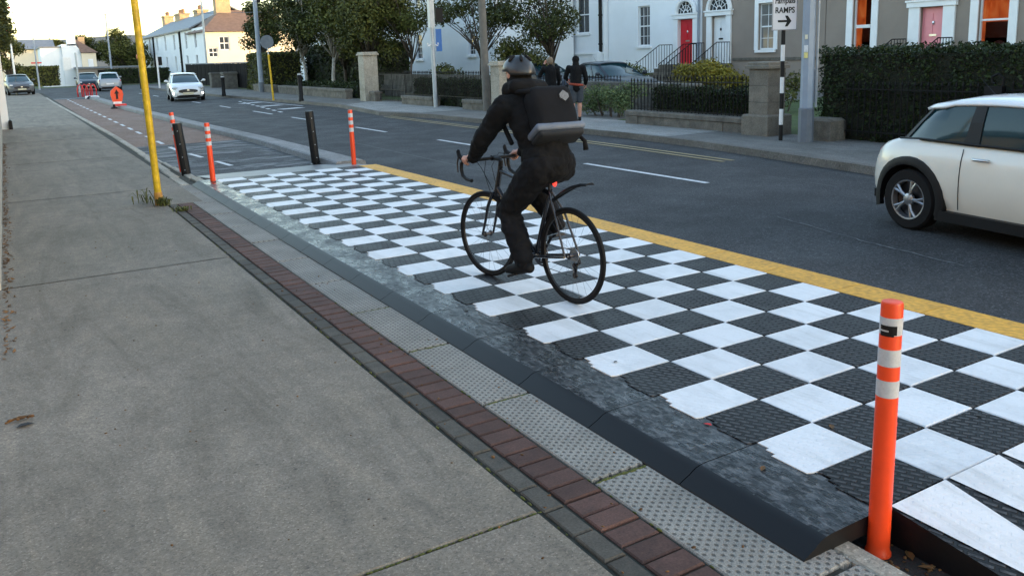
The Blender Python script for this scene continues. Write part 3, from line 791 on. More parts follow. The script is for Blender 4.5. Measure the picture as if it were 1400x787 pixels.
tr_ = (R(90), 0, sr)
text('RAMPS', .150, Ms @ Vector((0, -.064, 2.43)), tr_, MAT['black_plastic'], 'lettering', plate, wide=.80, off=.003)
text('rampais', .150, Ms @ Vector((0, -.064, 2.605)), tr_, MAT['black_plastic'], 'lettering', plate, .15, wide=.80, off=.003)
mb = MB(); ar_ = [(-.125, 2.215), (.04, 2.215), (.005, 2.135), (.055, 2.135), (.125, 2.235), (.055, 2.335), (.005, 2.335), (.04, 2.255), (-.125, 2.255)]
mb.add([Ms @ Vector((a, -.0645, b_)) for a, b_ in ar_]+[Ms @ Vector((a, -.060, b_)) for a, b_ in ar_], [tuple(range(9)), tuple(range(17, 8, -1))]+[(i, 9+i, 9+(i+1) % 9, (i+1) % 9) for i in range(9)])
mb.build('arrow', MAT['black_plastic'], plate)
# wood pole, thin grey post with sign, far lamps
pole('wooden_pole', 'weathered grey wooden utility pole between the railing and the cyclist', 'utility pole', (10.5, 23.55, ZFF), 8, .13, .10, MAT['wood'], (0, R(-1)))
t_ = pole('signal_post', 'slim pale grey signal post with a blue sign in front of the railing', 'post', (10.30, 26.9, ZFF), 5.2, .075, .06, MAT['galv'], (0, R(-.6)))
mb = MB(); mb.bev(-.09, .09, -.09, .09, 2.75, 4.4, .02); mb.build('sleeve_box', MAT['galv'], t_)
mb = MB(); mb.bev(.16, .42, -.08, .08, 2.95, 3.45, .02); mb.tube([(0, 0, 3.0), (.28, 0, 3.0)], .02, 6); mb.build('signal_head', MAT['iron'], t_)
mb = MB(); mb.bb(.14, .36, -.02, .02, 1.95, 2.72); mb.build('blue_panel', MAT['bluesign'], t_)
for s in (-1, 1):
    mb = MB(); mb.tube([(0, 0, 2.2), (s*.2, -.02, 2.15), (s*.2, -.02, 2.25)], .025, 6); mb.build('bracket', MAT['white_plastic'], t_)
t_ = pole('lamp_column', 'slim blue-grey lamp column with dark foot in front of the dark trees', 'lamp column', (10.38, 50.7, ZFF), 9, .15, .10, MAT['columngrey'], (0, 0), 10)
mb = MB(); mb.lathe([(.001, -.02), (.18, -.02), (.18, .55), (.15, .58), (.001, .58)], n=10); mb.build('foot', MAT['columnbase'], t_)
mb = MB(); mb.bev(.12, .32, -.1, .1, 5.2, 5.7, .03); mb.build('box', MAT['iron'], t_)
t_ = pole('sign_pole', 'yellow pole with a grey round sign seen from behind near the dark trees', 'sign', (8.17, 40.15, ZFF), 2.1, .045, .045, MAT['yellow_paint'], (0, R(-2)))
mb = MB(); mb.cyl((-.012, -.016, 2.68), (.012, .016, 2.68), .32, n=32); mb.build('round_sign', mk('sign_back', (.11, .13, .16), .6), t_, smooth=40)
mb = MB(); mb.lathe([(.001, 2.0), (.03, 2.0), (.03, 2.4), (.001, 2.4)], n=8); mb.build('bracket', MAT['galv'], t_)
def bollard(label, loc, h):
    t_ = thing('bollard', label, 'bollard', loc, 0, 'black bollards on the far footpath')
    mb = MB(); mb.lathe([(.001, -.02), (.12, -.02), (.115, .1), (.10, .12), (.095, h-.2), (.12, h-.18), (.12, h-.14), (.09, h-.12), (.085, h-.02), (.05, h), (.001, h)], n=14); mb.build('shaft', MAT['iron'], t_, smooth=40)
    mb = MB(); mb.lathe([(.087, h-.10), (.091, h-.10), (.091, h-.04), (.087, h-.04)], n=14); mb.build('band', MAT['reflect'], t_)
bollard('black bollard with pale band on the far footpath right of the white hatchback', (7.55, 47.8, ZFF), 1.1)
bollard('plain black bollard in front of the low stone wall below the dark trees', (8.55, 37.0, ZFF), 1.25)
for lab, x, y, h, r, m_ in (('tall pale lamp pole in front of the white terrace', 12.6, 77.0, 11, .10, 'galv'), ('tall grey lamp pole left of the yellow pole beyond the junction', 7.4, 101, 7.2, .10, 'columngrey')):
    t_ = pole('lamp_pole', lab, 'lamp pole', (x, y, 0), h, r, r*.7, MAT[m_])
    mb = MB(); mb.bev(-.5, .12, -.08, .08, h, h+.1, .02); mb.build('lantern', MAT[m_], t_)
for lab, x, y, h, m_ in (('short white post with a dark sign left of the white hatchback', 7.55, 70, 2.5, 'white_plastic'), ('slim black and grey signal post with a red-topped head beside the yellow pole', 6.25, 70, 2.6, 'galv'),
                         ('slim grey post standing just left of the red barriers', 2.0, 70, 2.85, 'galv'), ('pale leaning post beyond the left wall', -2.0, 71, 4.2, 'white_plastic'), ('blue-grey street pole with a red sign past the left wall', -.15, 84, 4.4, 'columngrey')):
    t_ = pole('street_post', lab, 'post', (x, y, -.05), h, .07, .06, MAT[m_])
    if 'dark sign' in lab: mb = MB(); mb.bb(.08, .35, -.02, .02, 1.75, 2.4); mb.build('sign', MAT['iron'], t_)
    if 'red-topped' in lab:
        mb = MB(); mb.bev(-.12, .12, -.1, .1, 2.3, 2.6, .02); mb.build('head', MAT['red'], t_); mb = MB(); mb.bb(-.09, .09, -.09, .09, 0, 1.3); mb.build('lower_shaft', MAT['iron'], t_)
    if 'red sign' in lab: mb = MB(); mb.bb(-.4, .4, -.03, .03, 2.2, 2.32); mb.build('sign', MAT['red'], t_)
# overhead wires
def wire(label, pts, r=.012):
    mb = MB(); mb.tube(pts, r, 5); o = mb.build('overhead_wire', MAT['columnbase'], smooth=True); tag(o, label, 'wire')
wire('thin overhead wire crossing the pale sky at the far end of the street', [(-6+i*1.6, 60, 5.02+.0035*(i-6)**2) for i in range(13)], .016)
# red hooped barrier and orange roadwork sign
t_ = thing('red_barrier', 'group of red hooped roadwork barriers at the end of the separator', 'barrier', (1.6, 57.2, ZR))
for k in range(4):
    mb = MB(); x = -.42+k*.24; mb.tube([(x-.16, .1*k, .12), (x-.17, .1*k, .55), (x-.1, .1*k, .78), (x, .1*k, .86), (x+.1, .1*k, .78), (x+.17, .1*k, .55), (x+.16, .1*k, .12)], .035, 8); mb.build('hoop', MAT['red'], t_, smooth=True)
mb = MB(); mb.bev(-.2, .55, -.25, .25, .0, .16, .04); mb.build('white_base', MAT['white_plastic'], t_)
mb = MB(); mb.tube([(0, -.4, .0), (0, -.4, .16)], [.2, .05], 10); mb.build('ballast', MAT['black_plastic'], t_)
t_ = thing('roadwork_sign', 'orange pointed roadwork sign panel standing on the separator kerb', 'roadwork sign', (1.62, 42.2, ZR))
def pointed(s, w): return [(-.20*w, .30), (-.27*w, .62), (-.24*w, .80), (0, 1.0), (.24*w, .80), (.27*w, .62), (.20*w, .30)]
mb = MB(); mb.extr([(x, z) for x, z in pointed(1, 1)], 'y', -.03, .03); mb.build('panel', MAT['orange'], t_)
mb = MB(); mb.extr([(-.045, .42), (-.045, .66), (-.10, .66), (0, .86), (.10, .66), (.045, .66), (.045, .42)], 'y', -.038, -.031); mb.build('dark_symbol', MAT['black_plastic'], t_)
mb = MB(); mb.bev(-.17, .17, -.05, .05, .19, .30, .01); mb.build('white_foot', MAT['white_plastic'], t_)
mb = MB(); mb.bev(-.2, .35, -.22, .22, .10, .20, .03); mb.build('red_base', MAT['red'], t_)
mb = MB(); mb.lathe([(.001, -.004), (.16, -.004), (.14, .06), (.05, .1), (.05, .2), (.001, .2)], (-.2, -.35, 0), 12); mb.build('ballast', MAT['black_plastic'], t_)
# ================================================================== bicycle (x forward, y left, rear axle above the origin)
BX = (.569, 4.688, 0); BYAW = math.atan2(.99525, -.09732)
bike = thing('bicycle', 'black road bicycle with drop handlebars being ridden over the checkered platform', 'bicycle', BX, BYAW)
WR = .343
def bike_wheel(x, z=WR, rz=0, rear=False):
    w_ = bpy.data.objects.new('wheel', None); COL.objects.link(w_); w_.parent = bike; w_.location = (x, 0, z); w_.rotation_euler = (0, 0, rz)
    n = 56; mb = MB(); mb.tube([((WR-.013)*math.cos(2*math.pi*i/n), 0, (WR-.013)*math.sin(2*math.pi*i/n)) for i in range(n)], .0145, 10, closed=True)
    mb.build('tyre', MAT['rubber'], w_, smooth=True)
    mb = MB(); o = len(mb.v); prof = [(.300, -.008), (.300, .008), (.322, .011), (.331, .010), (.331, -.010), (.322, -.011)]
    k = len(prof)
    for i in range(n):
        a = 2*math.pi*i/n
        for r, y in prof: mb.v.append((r*math.cos(a), y, r*math.sin(a)))
    for i in range(n):
        for j in range(k): mb.f.append([i*k+j, i*k+(j+1) % k, ((i+1) % n)*k+(j+1) % k, ((i+1) % n)*k+j]); mb.m.append(0)
    mb.build('rim', MAT['black_plastic'], w_, smooth=40)
    mb = MB()
    for i in range(24):
        a = 2*math.pi*i/24; b_ = a+(.5 if (i//2) % 2 else -.5); y = .028 if i % 2 else -.028
        mb.tube([(.02*math.cos(b_), y, .02*math.sin(b_)), (.301*math.cos(a), 0, .301*math.sin(a))], .0008, 4)
    mb.build('spokes', MAT['darkmetal'], w_)
    mb = MB(); mb.lathe([(.004, -.05), (.01, -.05), (.012, -.035), (.024, -.032), (.024, -.026), (.013, -.02), (.013, .02), (.024, .026), (.024, .032), (.012, .035), (.01, .05), (.004, .05)], n=14, axis='y')
    mb.build('hub', MAT['darkmetal'], w_, smooth=40)
    return w_
WB = .997
bike_wheel(0, rear=True); bike_wheel(WB+.03, rz=R(5))
FM = mk('frame_paint', (.012, .013, .018), .25, .1, 10, coat=.5)
BBP = Vector((.41, 0, .275)); HT = Vector((.83, 0, .885)); HB = Vector((.88, 0, .715)); ST = Vector((.225, 0, .79))
mb = MB()
mb.tube([BBP, ST], [.017, .016], 10); mb.tube([ST+Vector((.01, 0, -.03)), HT+Vector((0, 0, -.02))], .017, 10); mb.tube([BBP, HB+Vector((-.005, 0, .02))], [.021, .020], 10)
mb.tube([HB+Vector((.008, 0, -.02)), HT+Vector((-.006, 0, .02))], [.022, .019], 12)
mb.cyl(BBP+Vector((0, -.045, 0)), BBP+Vector((0, .045, 0)), .024, n=14)
for s in (-1, 1):
    mb.tube([BBP+Vector((-.02, s*.03, 0)), (.12, s*.058, .32), (.0, s*.068, WR)], [.012, .010, .009], 8)
    mb.tube([ST+Vector((0, s*.014, -.02)), (.13, s*.045, .64), (.0, s*.066, WR)], [.010, .009, .008], 8)
mb.build('frame', FM, bike, smooth=50)
mb = MB(); mb.cyl(HB+Vector((.006, 0, -.005)), HB+Vector((.02, 0, -.045)), .024, .026, 12)
for s in (-1, 1): mb.tube([HB+Vector((.016, s*.035, -.03)), (.945, s*.048, .58), (.985, s*.05, .45), (WB+.03, s*.052, WR)], [.015, .013, .011, .009], 8)
mb.tube([HB+Vector((.016, -.04, -.03)), HB+Vector((.016, .04, -.03))], .016, 8)
mb.build('fork', FM, bike, smooth=50)
mb = MB(); mb.tube([HT, HT+Vector((-.012, 0, .06)), HT+Vector((.0, 0, .07)), HT+Vector((.085, 0, .075))], [.019, .018, .018, .016], 10)
mb.tube([HT+Vector((.085, -.02, .075)), HT+Vector((.085, .02, .075))], .022, 12); mb.build('stem', MAT['black_plastic'], bike, smooth=50)
BC = HT+Vector((.085, 0, .075))
mb = MB()
side = [(0, 0), (0, .19), (.02, .213), (.075, .22), (.115, .222), (.118, .224), (.095, .226), (.04, .228), (-.03, .23)]
zz = [0, 0, 0, -.004, -.03, -.075, -.125, -.145, -.15]
pl = [BC+Vector((x, y, z)) for (x, y), z in zip(side, zz)]; pr_ = [BC+Vector((x, -y, z)) for (x, y), z in zip(side, zz)]
mb.tube(list(reversed(pr_))[:-1]+pl, .0145, 10); mb.build('handlebar', MAT['black_plastic'], bike, smooth=50)
for s in (1, -1):
    mb = MB(); mb.tube([BC+Vector((.055, s*.219, .0)), BC+Vector((.10, s*.221, .006)), BC+Vector((.14, s*.222, .020)), BC+Vector((.158, s*.222, .058)), BC+Vector((.152, s*.222, .072))], [.016, .018, .017, .015, .008], 10)
    h_ = mb.build('brake_hood', MAT['rubber'], bike, smooth=50)
    mb = MB(); mb.tube([BC+Vector((.152, s*.222, .02)), BC+Vector((.172, s*.224, -.03)), BC+Vector((.158, s*.23, -.105))], [.008, .007, .005], 8); mb.build('brake_lever', MAT['darkmetal'], h_, smooth=50)
mb = MB()
for s in (1, -1): mb.tube([BC+Vector((.09, s*.21, 0)), BC+Vector((.11, s*.13, .02)), BC+Vector((.10, s*.05, -.08)), HB+Vector((.03, s*.02, .0))], .0025, 6)
mb.tube([BC+Vector((.02, .06, -.01)), BC+Vector((.06, .05, -.12)), HB+Vector((.03, .03, -.06)), (.96, .06, .55)], .0025, 6)
mb.build('cables', MAT['black_plastic'], bike, smooth=True)
mb = MB(); mb.tube([ST+Vector((.01, 0, -.04)), ST+Vector((.0, 0, .10))], .0135, 10); mb.build('seat_post', MAT['darkmetal'], bike, smooth=50)
mb = MB(); sp = ST+Vector((.005, 0, .115))
mb.tube([sp+Vector((-.10, 0, .0)), sp+Vector((-.085, 0, .01)), sp+Vector((-.02, 0, .008)), sp+Vector((.06, 0, .0)), sp+Vector((.14, 0, -.004)), sp+Vector((.15, 0, -.01))], [.03, .07, .062, .035, .022, .012], 12)
mb.v = [(x, y, sp.z+(z-sp.z)*.42) for x, y, z in mb.v]; mb.build('saddle', MAT['black_plastic'], bike, smooth=True)
# cranks: left pedal low and forward, right pedal high and back
CA = math.atan2(-.13, .085)
def crank(s, a):
    d = Vector((math.cos(a), 0, math.sin(a)))*.17; p = BBP+Vector((0, s*.062, 0))
    mb = MB(); mb.tube([p, p+d*.5+Vector((0, s*.008, 0)), p+d+Vector((0, s*.014, 0))], [.017, .012, .013], 10); c = mb.build('crank', MAT['darkmetal'], bike, smooth=50)
    q = p+d+Vector((0, s*.065, 0)); mb = MB()
    mb.box(q, (.09, .085, .018), rot=Matrix.Rotation(.35, 3, 'Y')); mb.cyl(p+d, q, .008, n=8); mb.build('pedal', MAT['black_plastic'], c)
    return q
QL = crank(1, CA); QR = crank(-1, CA+math.pi)
def disc(mb, c, r, th, n=40, teeth=0):
    mb.lathe([(.02, -th), (r, -th), (r, th), (.02, th)], c, n, 0, 'y')
mb = MB()
for r0, r1, y in ((.075, .088, -.045), (.05, .068, -.038)):
    mb.lathe([(r0, -.002), (r1, -.002), (r1, .002), (r0, .002)], (BBP.x, y, BBP.z), 36, 0, 'y')
for i in range(5):
    a = i*1.2566; mb.box((BBP.x+.045*math.cos(a), -.045, BBP.z+.045*math.sin(a)), (.085, .006, .016), rot=Matrix.Rotation(-a, 3, 'Y'))
mb.build('chainring', MAT['darkmetal'], bike)
mb = MB()
for i in range(7): mb.lathe([(.012, -.0014), (.022+.0045*i, -.0014), (.022+.0045*i, .0014), (.012, .0014)], (0, -.046+.0042*i, WR), 22, 0, 'y')
mb.build('cassette', MAT['chrome'], bike)
mb = MB()
mb.tube([(BBP.x-.01, -.042, BBP.z+.087), (.0, -.040, WR+.030)], .0032, 6); mb.tube([(BBP.x, -.042, BBP.z-.087), (.03, -.040, WR-.165), (.012, -.04, WR-.155), (.035, -.04, WR-.075), (.0, -.04, WR-.035)], .0032, 6)
mb.build('chain', MAT['darkmetal'], bike, smooth=True)
mb = MB(); mb.tube([(.0, -.055, WR-.02), (-.01, -.06, WR-.06), (.022, -.055, WR-.085), (.022, -.05, WR-.155)], [.010, .014, .012, .008], 8)
for z in (-.085, -.155): mb.lathe([(.004, -.006), (.022, -.006), (.022, .006), (.004, .006)], (.022, -.046, WR+z), 14, 0, 'y')
mb.build('derailleur', MAT['black_plastic'], bike, smooth=50)
# clip-on rear mudguard
fp = [(.215, .71), (.18, .735), (.13, .765), (.06, .805), (-.02, .842), (-.12, .870), (-.20, .880)]
mb = MB(); nn = len(fp)
for i, (x, z) in enumerate(fp):
    w_ = .012+.026*min(1, i/3); 
    for a in (-1, -.5, .5, 1): mb.v.append((x, a*w_, z-(.014 if abs(a) == 1 else 0)))
    for a in (1, .5, -.5, -1): mb.v.append((x, a*w_, z-.005-(.014 if abs(a) == 1 else 0)))
for i in range(nn-1):
    for j in range(8): mb.f.append([i*8+j, i*8+(j+1) % 8, i*8+8+(j+1) % 8, i*8+8+j]); mb.m.append(0)
mb.f += [list(range(7, -1, -1)), list(range((nn-1)*8, nn*8))]; mb.m += [0, 0]
mb.build('mudguard', MAT['black_plastic'], bike, smooth=40)
RL = emit('rear_lamp', (1, .06, .04), .35, (.5, .01, .01))
mb = MB(); mb.ell((.175, 0, .845), (.018, .018, .032), 10); mb.build('rear_light', RL, bike, smooth=True)

# ================================================================== people
def capsules(segs, name, mat, parent, vox=.012, sm=4, extra=None):
    mb = MB()
    for s in segs:
        pts = [Vector(p[:3]) for p in s]; rr = [p[3] for p in s]
        if len(pts) > 1: mb.tube(pts, rr, 12)
        for p, r in zip(pts, rr): mb.ell(p, (r, r, r), 12)
    if extra: extra(mb)
    o = mb.build(name, mat, parent, smooth=True)
    m_ = o.modifiers.new('remesh', 'REMESH'); m_.mode = 'VOXEL'; m_.voxel_size = vox; m_.use_smooth_shade = True
    if sm:
        q = o.modifiers.new('smooth', 'SMOOTH'); q.factor = .5; q.iterations = sm
    return o
def folds(o, strength=.012, size=.09, seed=0):
    tx = bpy.data.textures.new('cloth_folds', 'CLOUDS'); tx.noise_scale = size; tx.noise_depth = 2
    d = o.modifiers.new('folds', 'DISPLACE'); d.texture = tx; d.strength = strength; d.mid_level = .5; d.texture_coords = 'LOCAL'
def face(mb, c, fw, s=1.0):                                  # head with nose, brow, chin, ears; fw = unit facing vector (horizontal)
    f = Vector(fw); l = Vector((-f.y, f.x, 0)); c = Vector(c); u = Vector((0, 0, 1)); M_ = Matrix((f, l, u)).transposed()
    mb.ell(c+u*.02*s, (.098*s, .077*s, .112*s), 18, rot=M_)
    mb.ell(c+f*.035*s-u*.06*s, (.058*s, .055*s, .062*s), 14, rot=M_)
    mb.ell(c+f*.10*s-u*.02*s, (.018*s, .013*s, .024*s), 10, rot=M_); mb.ell(c+f*.088*s+u*.03*s, (.016*s, .05*s, .012*s), 10, rot=M_)
    mb.ell(c+f*.085*s-u*.065*s, (.014*s, .024*s, .008*s), 10, rot=M_)
    for k in (1, -1): mb.ell(c+l*k*.078*s-u*.005*s, (.024*s, .010*s, .032*s), 10, rot=M_)
def eyes(parent, c, fw):
    f = Vector(fw); l = Vector((-f.y, f.x, 0)); mb = MB()
    for k in (1, -1): mb.ell(Vector(c)+f*.088+l*k*.032+Vector((0, 0, .012)), (.010, .010, .009), 10)
    mb.build('eyes', MAT['black_plastic'], parent, smooth=True)
def hand_grip(mb, w_, tip, down, out, s=1.0):                 # palm from wrist to tip, four bent fingers and a thumb
    w_ = Vector(w_); t_ = Vector(tip); d = (t_-w_).normalized(); dn = Vector(down).normalized(); ot = Vector(out).normalized()
    for k in range(4):
        q = (k-1.5)*.019
        b0 = w_+d*.045+dn*0+ot*q*.35+d*(-.004*abs(k-1)); kn = t_+d*q*1.0+ot*.012
        L = (.030, .034, .032, .026)[k]
        p1 = kn+dn*L*.6+ot*.012; p2 = kn+dn*L*1.5+ot*.0; p3 = kn+dn*L*1.9-ot*.02
        mb.tube([b0, kn, p1, p2, p3], [.016, .0125, .0105, .0095, .0085], 8)
        for p, r in ((kn, .0125), (p1, .0105), (p2, .0095), (p3, .0085)): mb.ell(p, (r, r, r), 8)
    mb.tube([w_, w_+d*.05], [.026, .03], 10)
    th0 = w_+d*.035-ot*.018; th1 = th0+d*.035-ot*.018+dn*.008; th2 = th1+d*.03+dn*.018
    mb.tube([th0, th1, th2], [.016, .0125, .010], 8); mb.ell(th2, (.010,)*3, 8)

P = thing('person', 'cyclist in black hooded jacket and dark helmet riding away over the checkered squares', 'person', BX, BYAW)
HIP = Vector((.245, 0, 1.0)); CH = Vector((.44, 0, 1.33)); SHL = Vector((.50, .185, 1.375)); SHR = Vector((.50, -.185, 1.375))
ELL = Vector((.665, .275, 1.135)); WRL = Vector((.855, .235, .985)); ELR = Vector((.665, -.275, 1.135)); WRR = Vector((.855, -.235, .985))
HD = Vector((.575, 0, 1.595)); HANDL = Vector((.945, .226, .985)); HANDR = Vector((.945, -.226, .985))
KL = Vector((.585, .115, .60)); AL = Vector((.395, .115, .235)); HPL = Vector((.23, .09, .96))
KR = Vector((.62, -.105, .80)); AR = Vector((.29, -.11, .53)); HPR = Vector((.23, -.09, .96))
TL = Vector((QL.x+.06, .125, QL.z+.03)); TR = Vector((QR.x+.07, -.12, QR.z+.035))
def ex(mb):
    face(mb, HD, (1, 0, 0))
    hand_grip(mb, WRL, HANDL, (.25, 0, -1), (0, 1, 0)); hand_grip(mb, WRR, HANDR, (.25, 0, -1), (0, -1, 0))
body = capsules([[(*HIP, .13), (.32, 0, 1.17, .125), (*CH, .135), (.49, 0, 1.42, .07), (*HD, .055)],
    [(*SHL, .06), (*ELL, .043), (*WRL, .028)], [(*SHR, .06), (*ELR, .043), (*WRR, .028)],
    [(*HPL, .09), (*KL, .058), (*AL, .04), (*TL, .03)], [(*HPR, .09), (*KR, .058), (*AR, .04), (*TR, .03)]], 'body', MAT['skin'], P, .006, 2, ex)
eyes(P, HD, (1, 0, 0))
def lerp(a, b, t): return a+(b-a)*t
def jex(mb):
    mb.ell((.385, 0, 1.26), (.14, .20, .23), 18, rot=Matrix.Rotation(R(32), 3, 'Y'))
    mb.ell((.255, 0, 1.01), (.165, .20, .16), 16, rot=Matrix.Rotation(R(20), 3, 'Y'))
    mb.ell((.50, 0, 1.39), (.10, .20, .075), 16, rot=Matrix.Rotation(R(25), 3, 'Y'))
    mb.tube([(.215, -.16, .925), (.215, .16, .925)], .085, 12); mb.tube([(.30, -.15, .93), (.30, .15, .93)], .075, 12)
jk = capsules([[(.235, 0, .985, .16), (.33, 0, 1.15, .165), (*CH, .16), (.51, 0, 1.43, .095), (.535, 0, 1.48, .085)],
    [(*SHL, .09), (*lerp(SHL, ELL, .5), .078), (*ELL, .068), (*lerp(ELL, WRL, .6), .056), (*lerp(ELL, WRL, .97), .046)],
    [(*SHR, .09), (*lerp(SHR, ELR, .5), .078), (*ELR, .068), (*lerp(ELR, WRR, .6), .056), (*lerp(ELR, WRR, .97), .046)],
    [(.46, .06, 1.40, .09), (*SHL, .08)], [(.46, -.06, 1.40, .09), (*SHR, .08)]], 'jacket', MAT['black_cloth'], P, .010, 5, jex)
folds(jk, .034, .065)
def hex_(mb):
    mb.ell((.455, 0, 1.46), (.10, .125, .062), 16, rot=Matrix.Rotation(R(25), 3, 'Y')); mb.ell((.50, 0, 1.50), (.105, .115, .06), 16, rot=Matrix.Rotation(R(15), 3, 'Y'))
    mb.ell((.40, -.03, 1.445), (.075, .12, .05), 14, rot=Matrix.Rotation(R(35), 3, 'Y'))
hd_ = capsules([[(.55, .10, 1.49, .06), (.46, .10, 1.51, .062), (.43, 0, 1.50, .07), (.46, -.11, 1.50, .065), (.55, -.12, 1.48, .055)], [(.53, 0, 1.47, .10), (.555, 0, 1.56, .093)]], 'hood', MAT['black_cloth'], P, .010, 4, hex_); folds(hd_, .02, .06)
tr = capsules([[(*HPL, .125), (*lerp(HPL, KL, .5), .112), (*KL, .092), (*lerp(KL, AL, .4), .090), (*lerp(KL, AL, .92), .075)],
    [(*HPR, .125), (*lerp(HPR, KR, .5), .112), (*KR, .09), (*lerp(KR, AR, .4), .085), (*lerp(KR, AR, .92), .07)], [(.215, .075, .975, .125), (.215, -.075, .975, .125)]], 'trousers', MAT['navy_cloth'], P, .010, 5)
folds(tr, .032, .06)
def shoe(A, T, name, parent, mat=None, h=.045):
    A = Vector(A); T = Vector(T); d = (T-A); d.normalize()
    heel = A-d*.05+Vector((0, 0, -.045)); 
    return capsules([[(*(A+Vector((0, 0, .02))), .046), (*heel, .042), (*lerp(heel, T, .55), .046), (*T, .036), (*(T+d*.035), .028)]], name, mat or MAT['rubber'], parent, .008, 3)
shoe(AL, TL, 'shoe', P); shoe(AR, TR, 'shoe', P)
# helmet: ribbed shell with vents, glossy
mb = MB(); c = HD+Vector((-.005, 0, .045)); n = 28
for i in range(9):
    ph = (math.pi/2)*1.06*i/8
    for j in range(n):
        t_ = 2*math.pi*j/n; rib = 1+.028*math.cos(6*t_)*math.sin(ph)**1
        mb.v.append((c.x+.142*rib*math.sin(ph)*math.cos(t_)-.012, c.y+.108*rib*math.sin(ph)*math.sin(t_), c.z+.098*math.cos(ph)-.035*(1 if math.cos(t_) < -.2 else .3)*math.sin(ph)**3))
for i in range(8):
    for j in range(n): mb.f.append([i*n+j, (i+1)*n+j, (i+1)*n+(j+1) % n, i*n+(j+1) % n]); mb.m.append(0)
hm = mb.build('helmet', mk('helmet_shell', (.022, .024, .028), .36, .2, 20, coat=.12), P, smooth=True)
sm = hm.modifiers.new('thick', 'SOLIDIFY'); sm.thickness = .016; sm.offset = -1
mb = MB()
for j in range(6):
    a = math.pi/6+j*math.pi/3; ph = .62
    q = c+Vector((.142*math.sin(ph)*math.cos(a)-.012, .108*math.sin(ph)*math.sin(a), .098*math.cos(ph)-.004))
    mb.ell(q, (.038, .014, .014), 10, rot=Matrix.Rotation(a, 3, 'Z') @ Matrix.Rotation(.62, 3, 'Y'))
mb.build('vents', MAT['rubber'], hm, smooth=True)
# backpack (carried)
BP = thing('backpack', 'large black courier backpack with a pale grey strip across the rider\'s back', 'backpack', BX, BYAW)
ax = Vector((.50, 0, .866)).normalized(); nb = Vector((-.866, 0, .50))
M_ = Matrix((nb, Vector((0, 1, 0)), ax)).transposed()
qz = Matrix.Rotation(R(-14), 3, 'Z')
ctr = Vector((.385, -.015, 1.225))+nb*.205
nb = qz @ nb; ax = qz @ ax; M_ = qz @ M_
def rbox(mb, c, d, e, rot, seg=4):
    bm = bmesh.new(); bmesh.ops.create_cube(bm, size=1); bmesh.ops.scale(bm, vec=d, verts=bm.verts)
    bmesh.ops.bevel(bm, geom=bm.edges[:], offset=e, segments=seg, profile=.5, affect='EDGES')
    bm.verts.index_update(); mb.add([rot @ v.co+Vector(c) for v in bm.verts], [[v.index for v in f.verts] for f in bm.faces]); bm.free()
mb = MB(); rbox(mb, ctr, (.19, .35, .40), .075, M_); pk = mb.build('pack_body', MAT['navy_cloth'], BP, smooth=True)
sb = pk.modifiers.new('sub', 'SUBSURF'); sb.levels = sb.render_levels = 2; folds(pk, .02, .10)
mb = MB(); rbox(mb, ctr-ax*.135, (.20, .375, .055), .022, M_, 3); mb.build('reflective_strip', mk('grey_strip', (.11, .135, .18), .6, .12, 8), BP, smooth=True)
mb = MB(); rbox(mb, ctr-ax*.178, (.185, .345, .05), .024, M_, 3); mb.build('pack_base', mk('pack_base', (.010, .012, .016), .85, .15, 8), BP, smooth=True)
q = ctr+nb*.100+ax*.085+qz @ Vector((0, -.075, 0))
mb = MB(); mb.add([M_ @ Vector((.004, a, b_))+q for a, b_ in ((0, -.042), (.034, -.012), (.034, .014), (0, .044), (-.034, .014), (-.034, -.012))]+[M_ @ Vector((-.01, a, b_))+q for a, b_ in ((0, -.042), (.034, -.012), (.034, .014), (0, .044), (-.034, .014), (-.034, -.012))], [(5,4,3,2,1,0),(6,7,8,9,10,11)]+[(i, (i+1) % 6, 6+(i+1) % 6, 6+i) for i in range(6)])
mb.build('badge', mk('badge', (.13, .135, .14), .5, .5, 60), BP)
mb = MB(); e0 = ctr-ax*.17+Vector((-.03, -.16, 0)); mb.tube([e0, e0+Vector((-.05, -.02, -.05)), e0+Vector((-.05, -.03, -.11))], [.012, .016, .02], 8); mb.build('strap_end', MAT['black_cloth'], BP, smooth=True)
for s in (1, -1):
    mb = MB(); mb.tube([ctr+Vector((.06, s*.12+.02, .16)), (.50, s*.12, 1.475), (.60, s*.125, 1.40), (.585, s*.14, 1.25), (.42, s*.185, 1.12)], .018, 8); mb.build('shoulder_strap', MAT['navy_cloth'], BP, smooth=True)
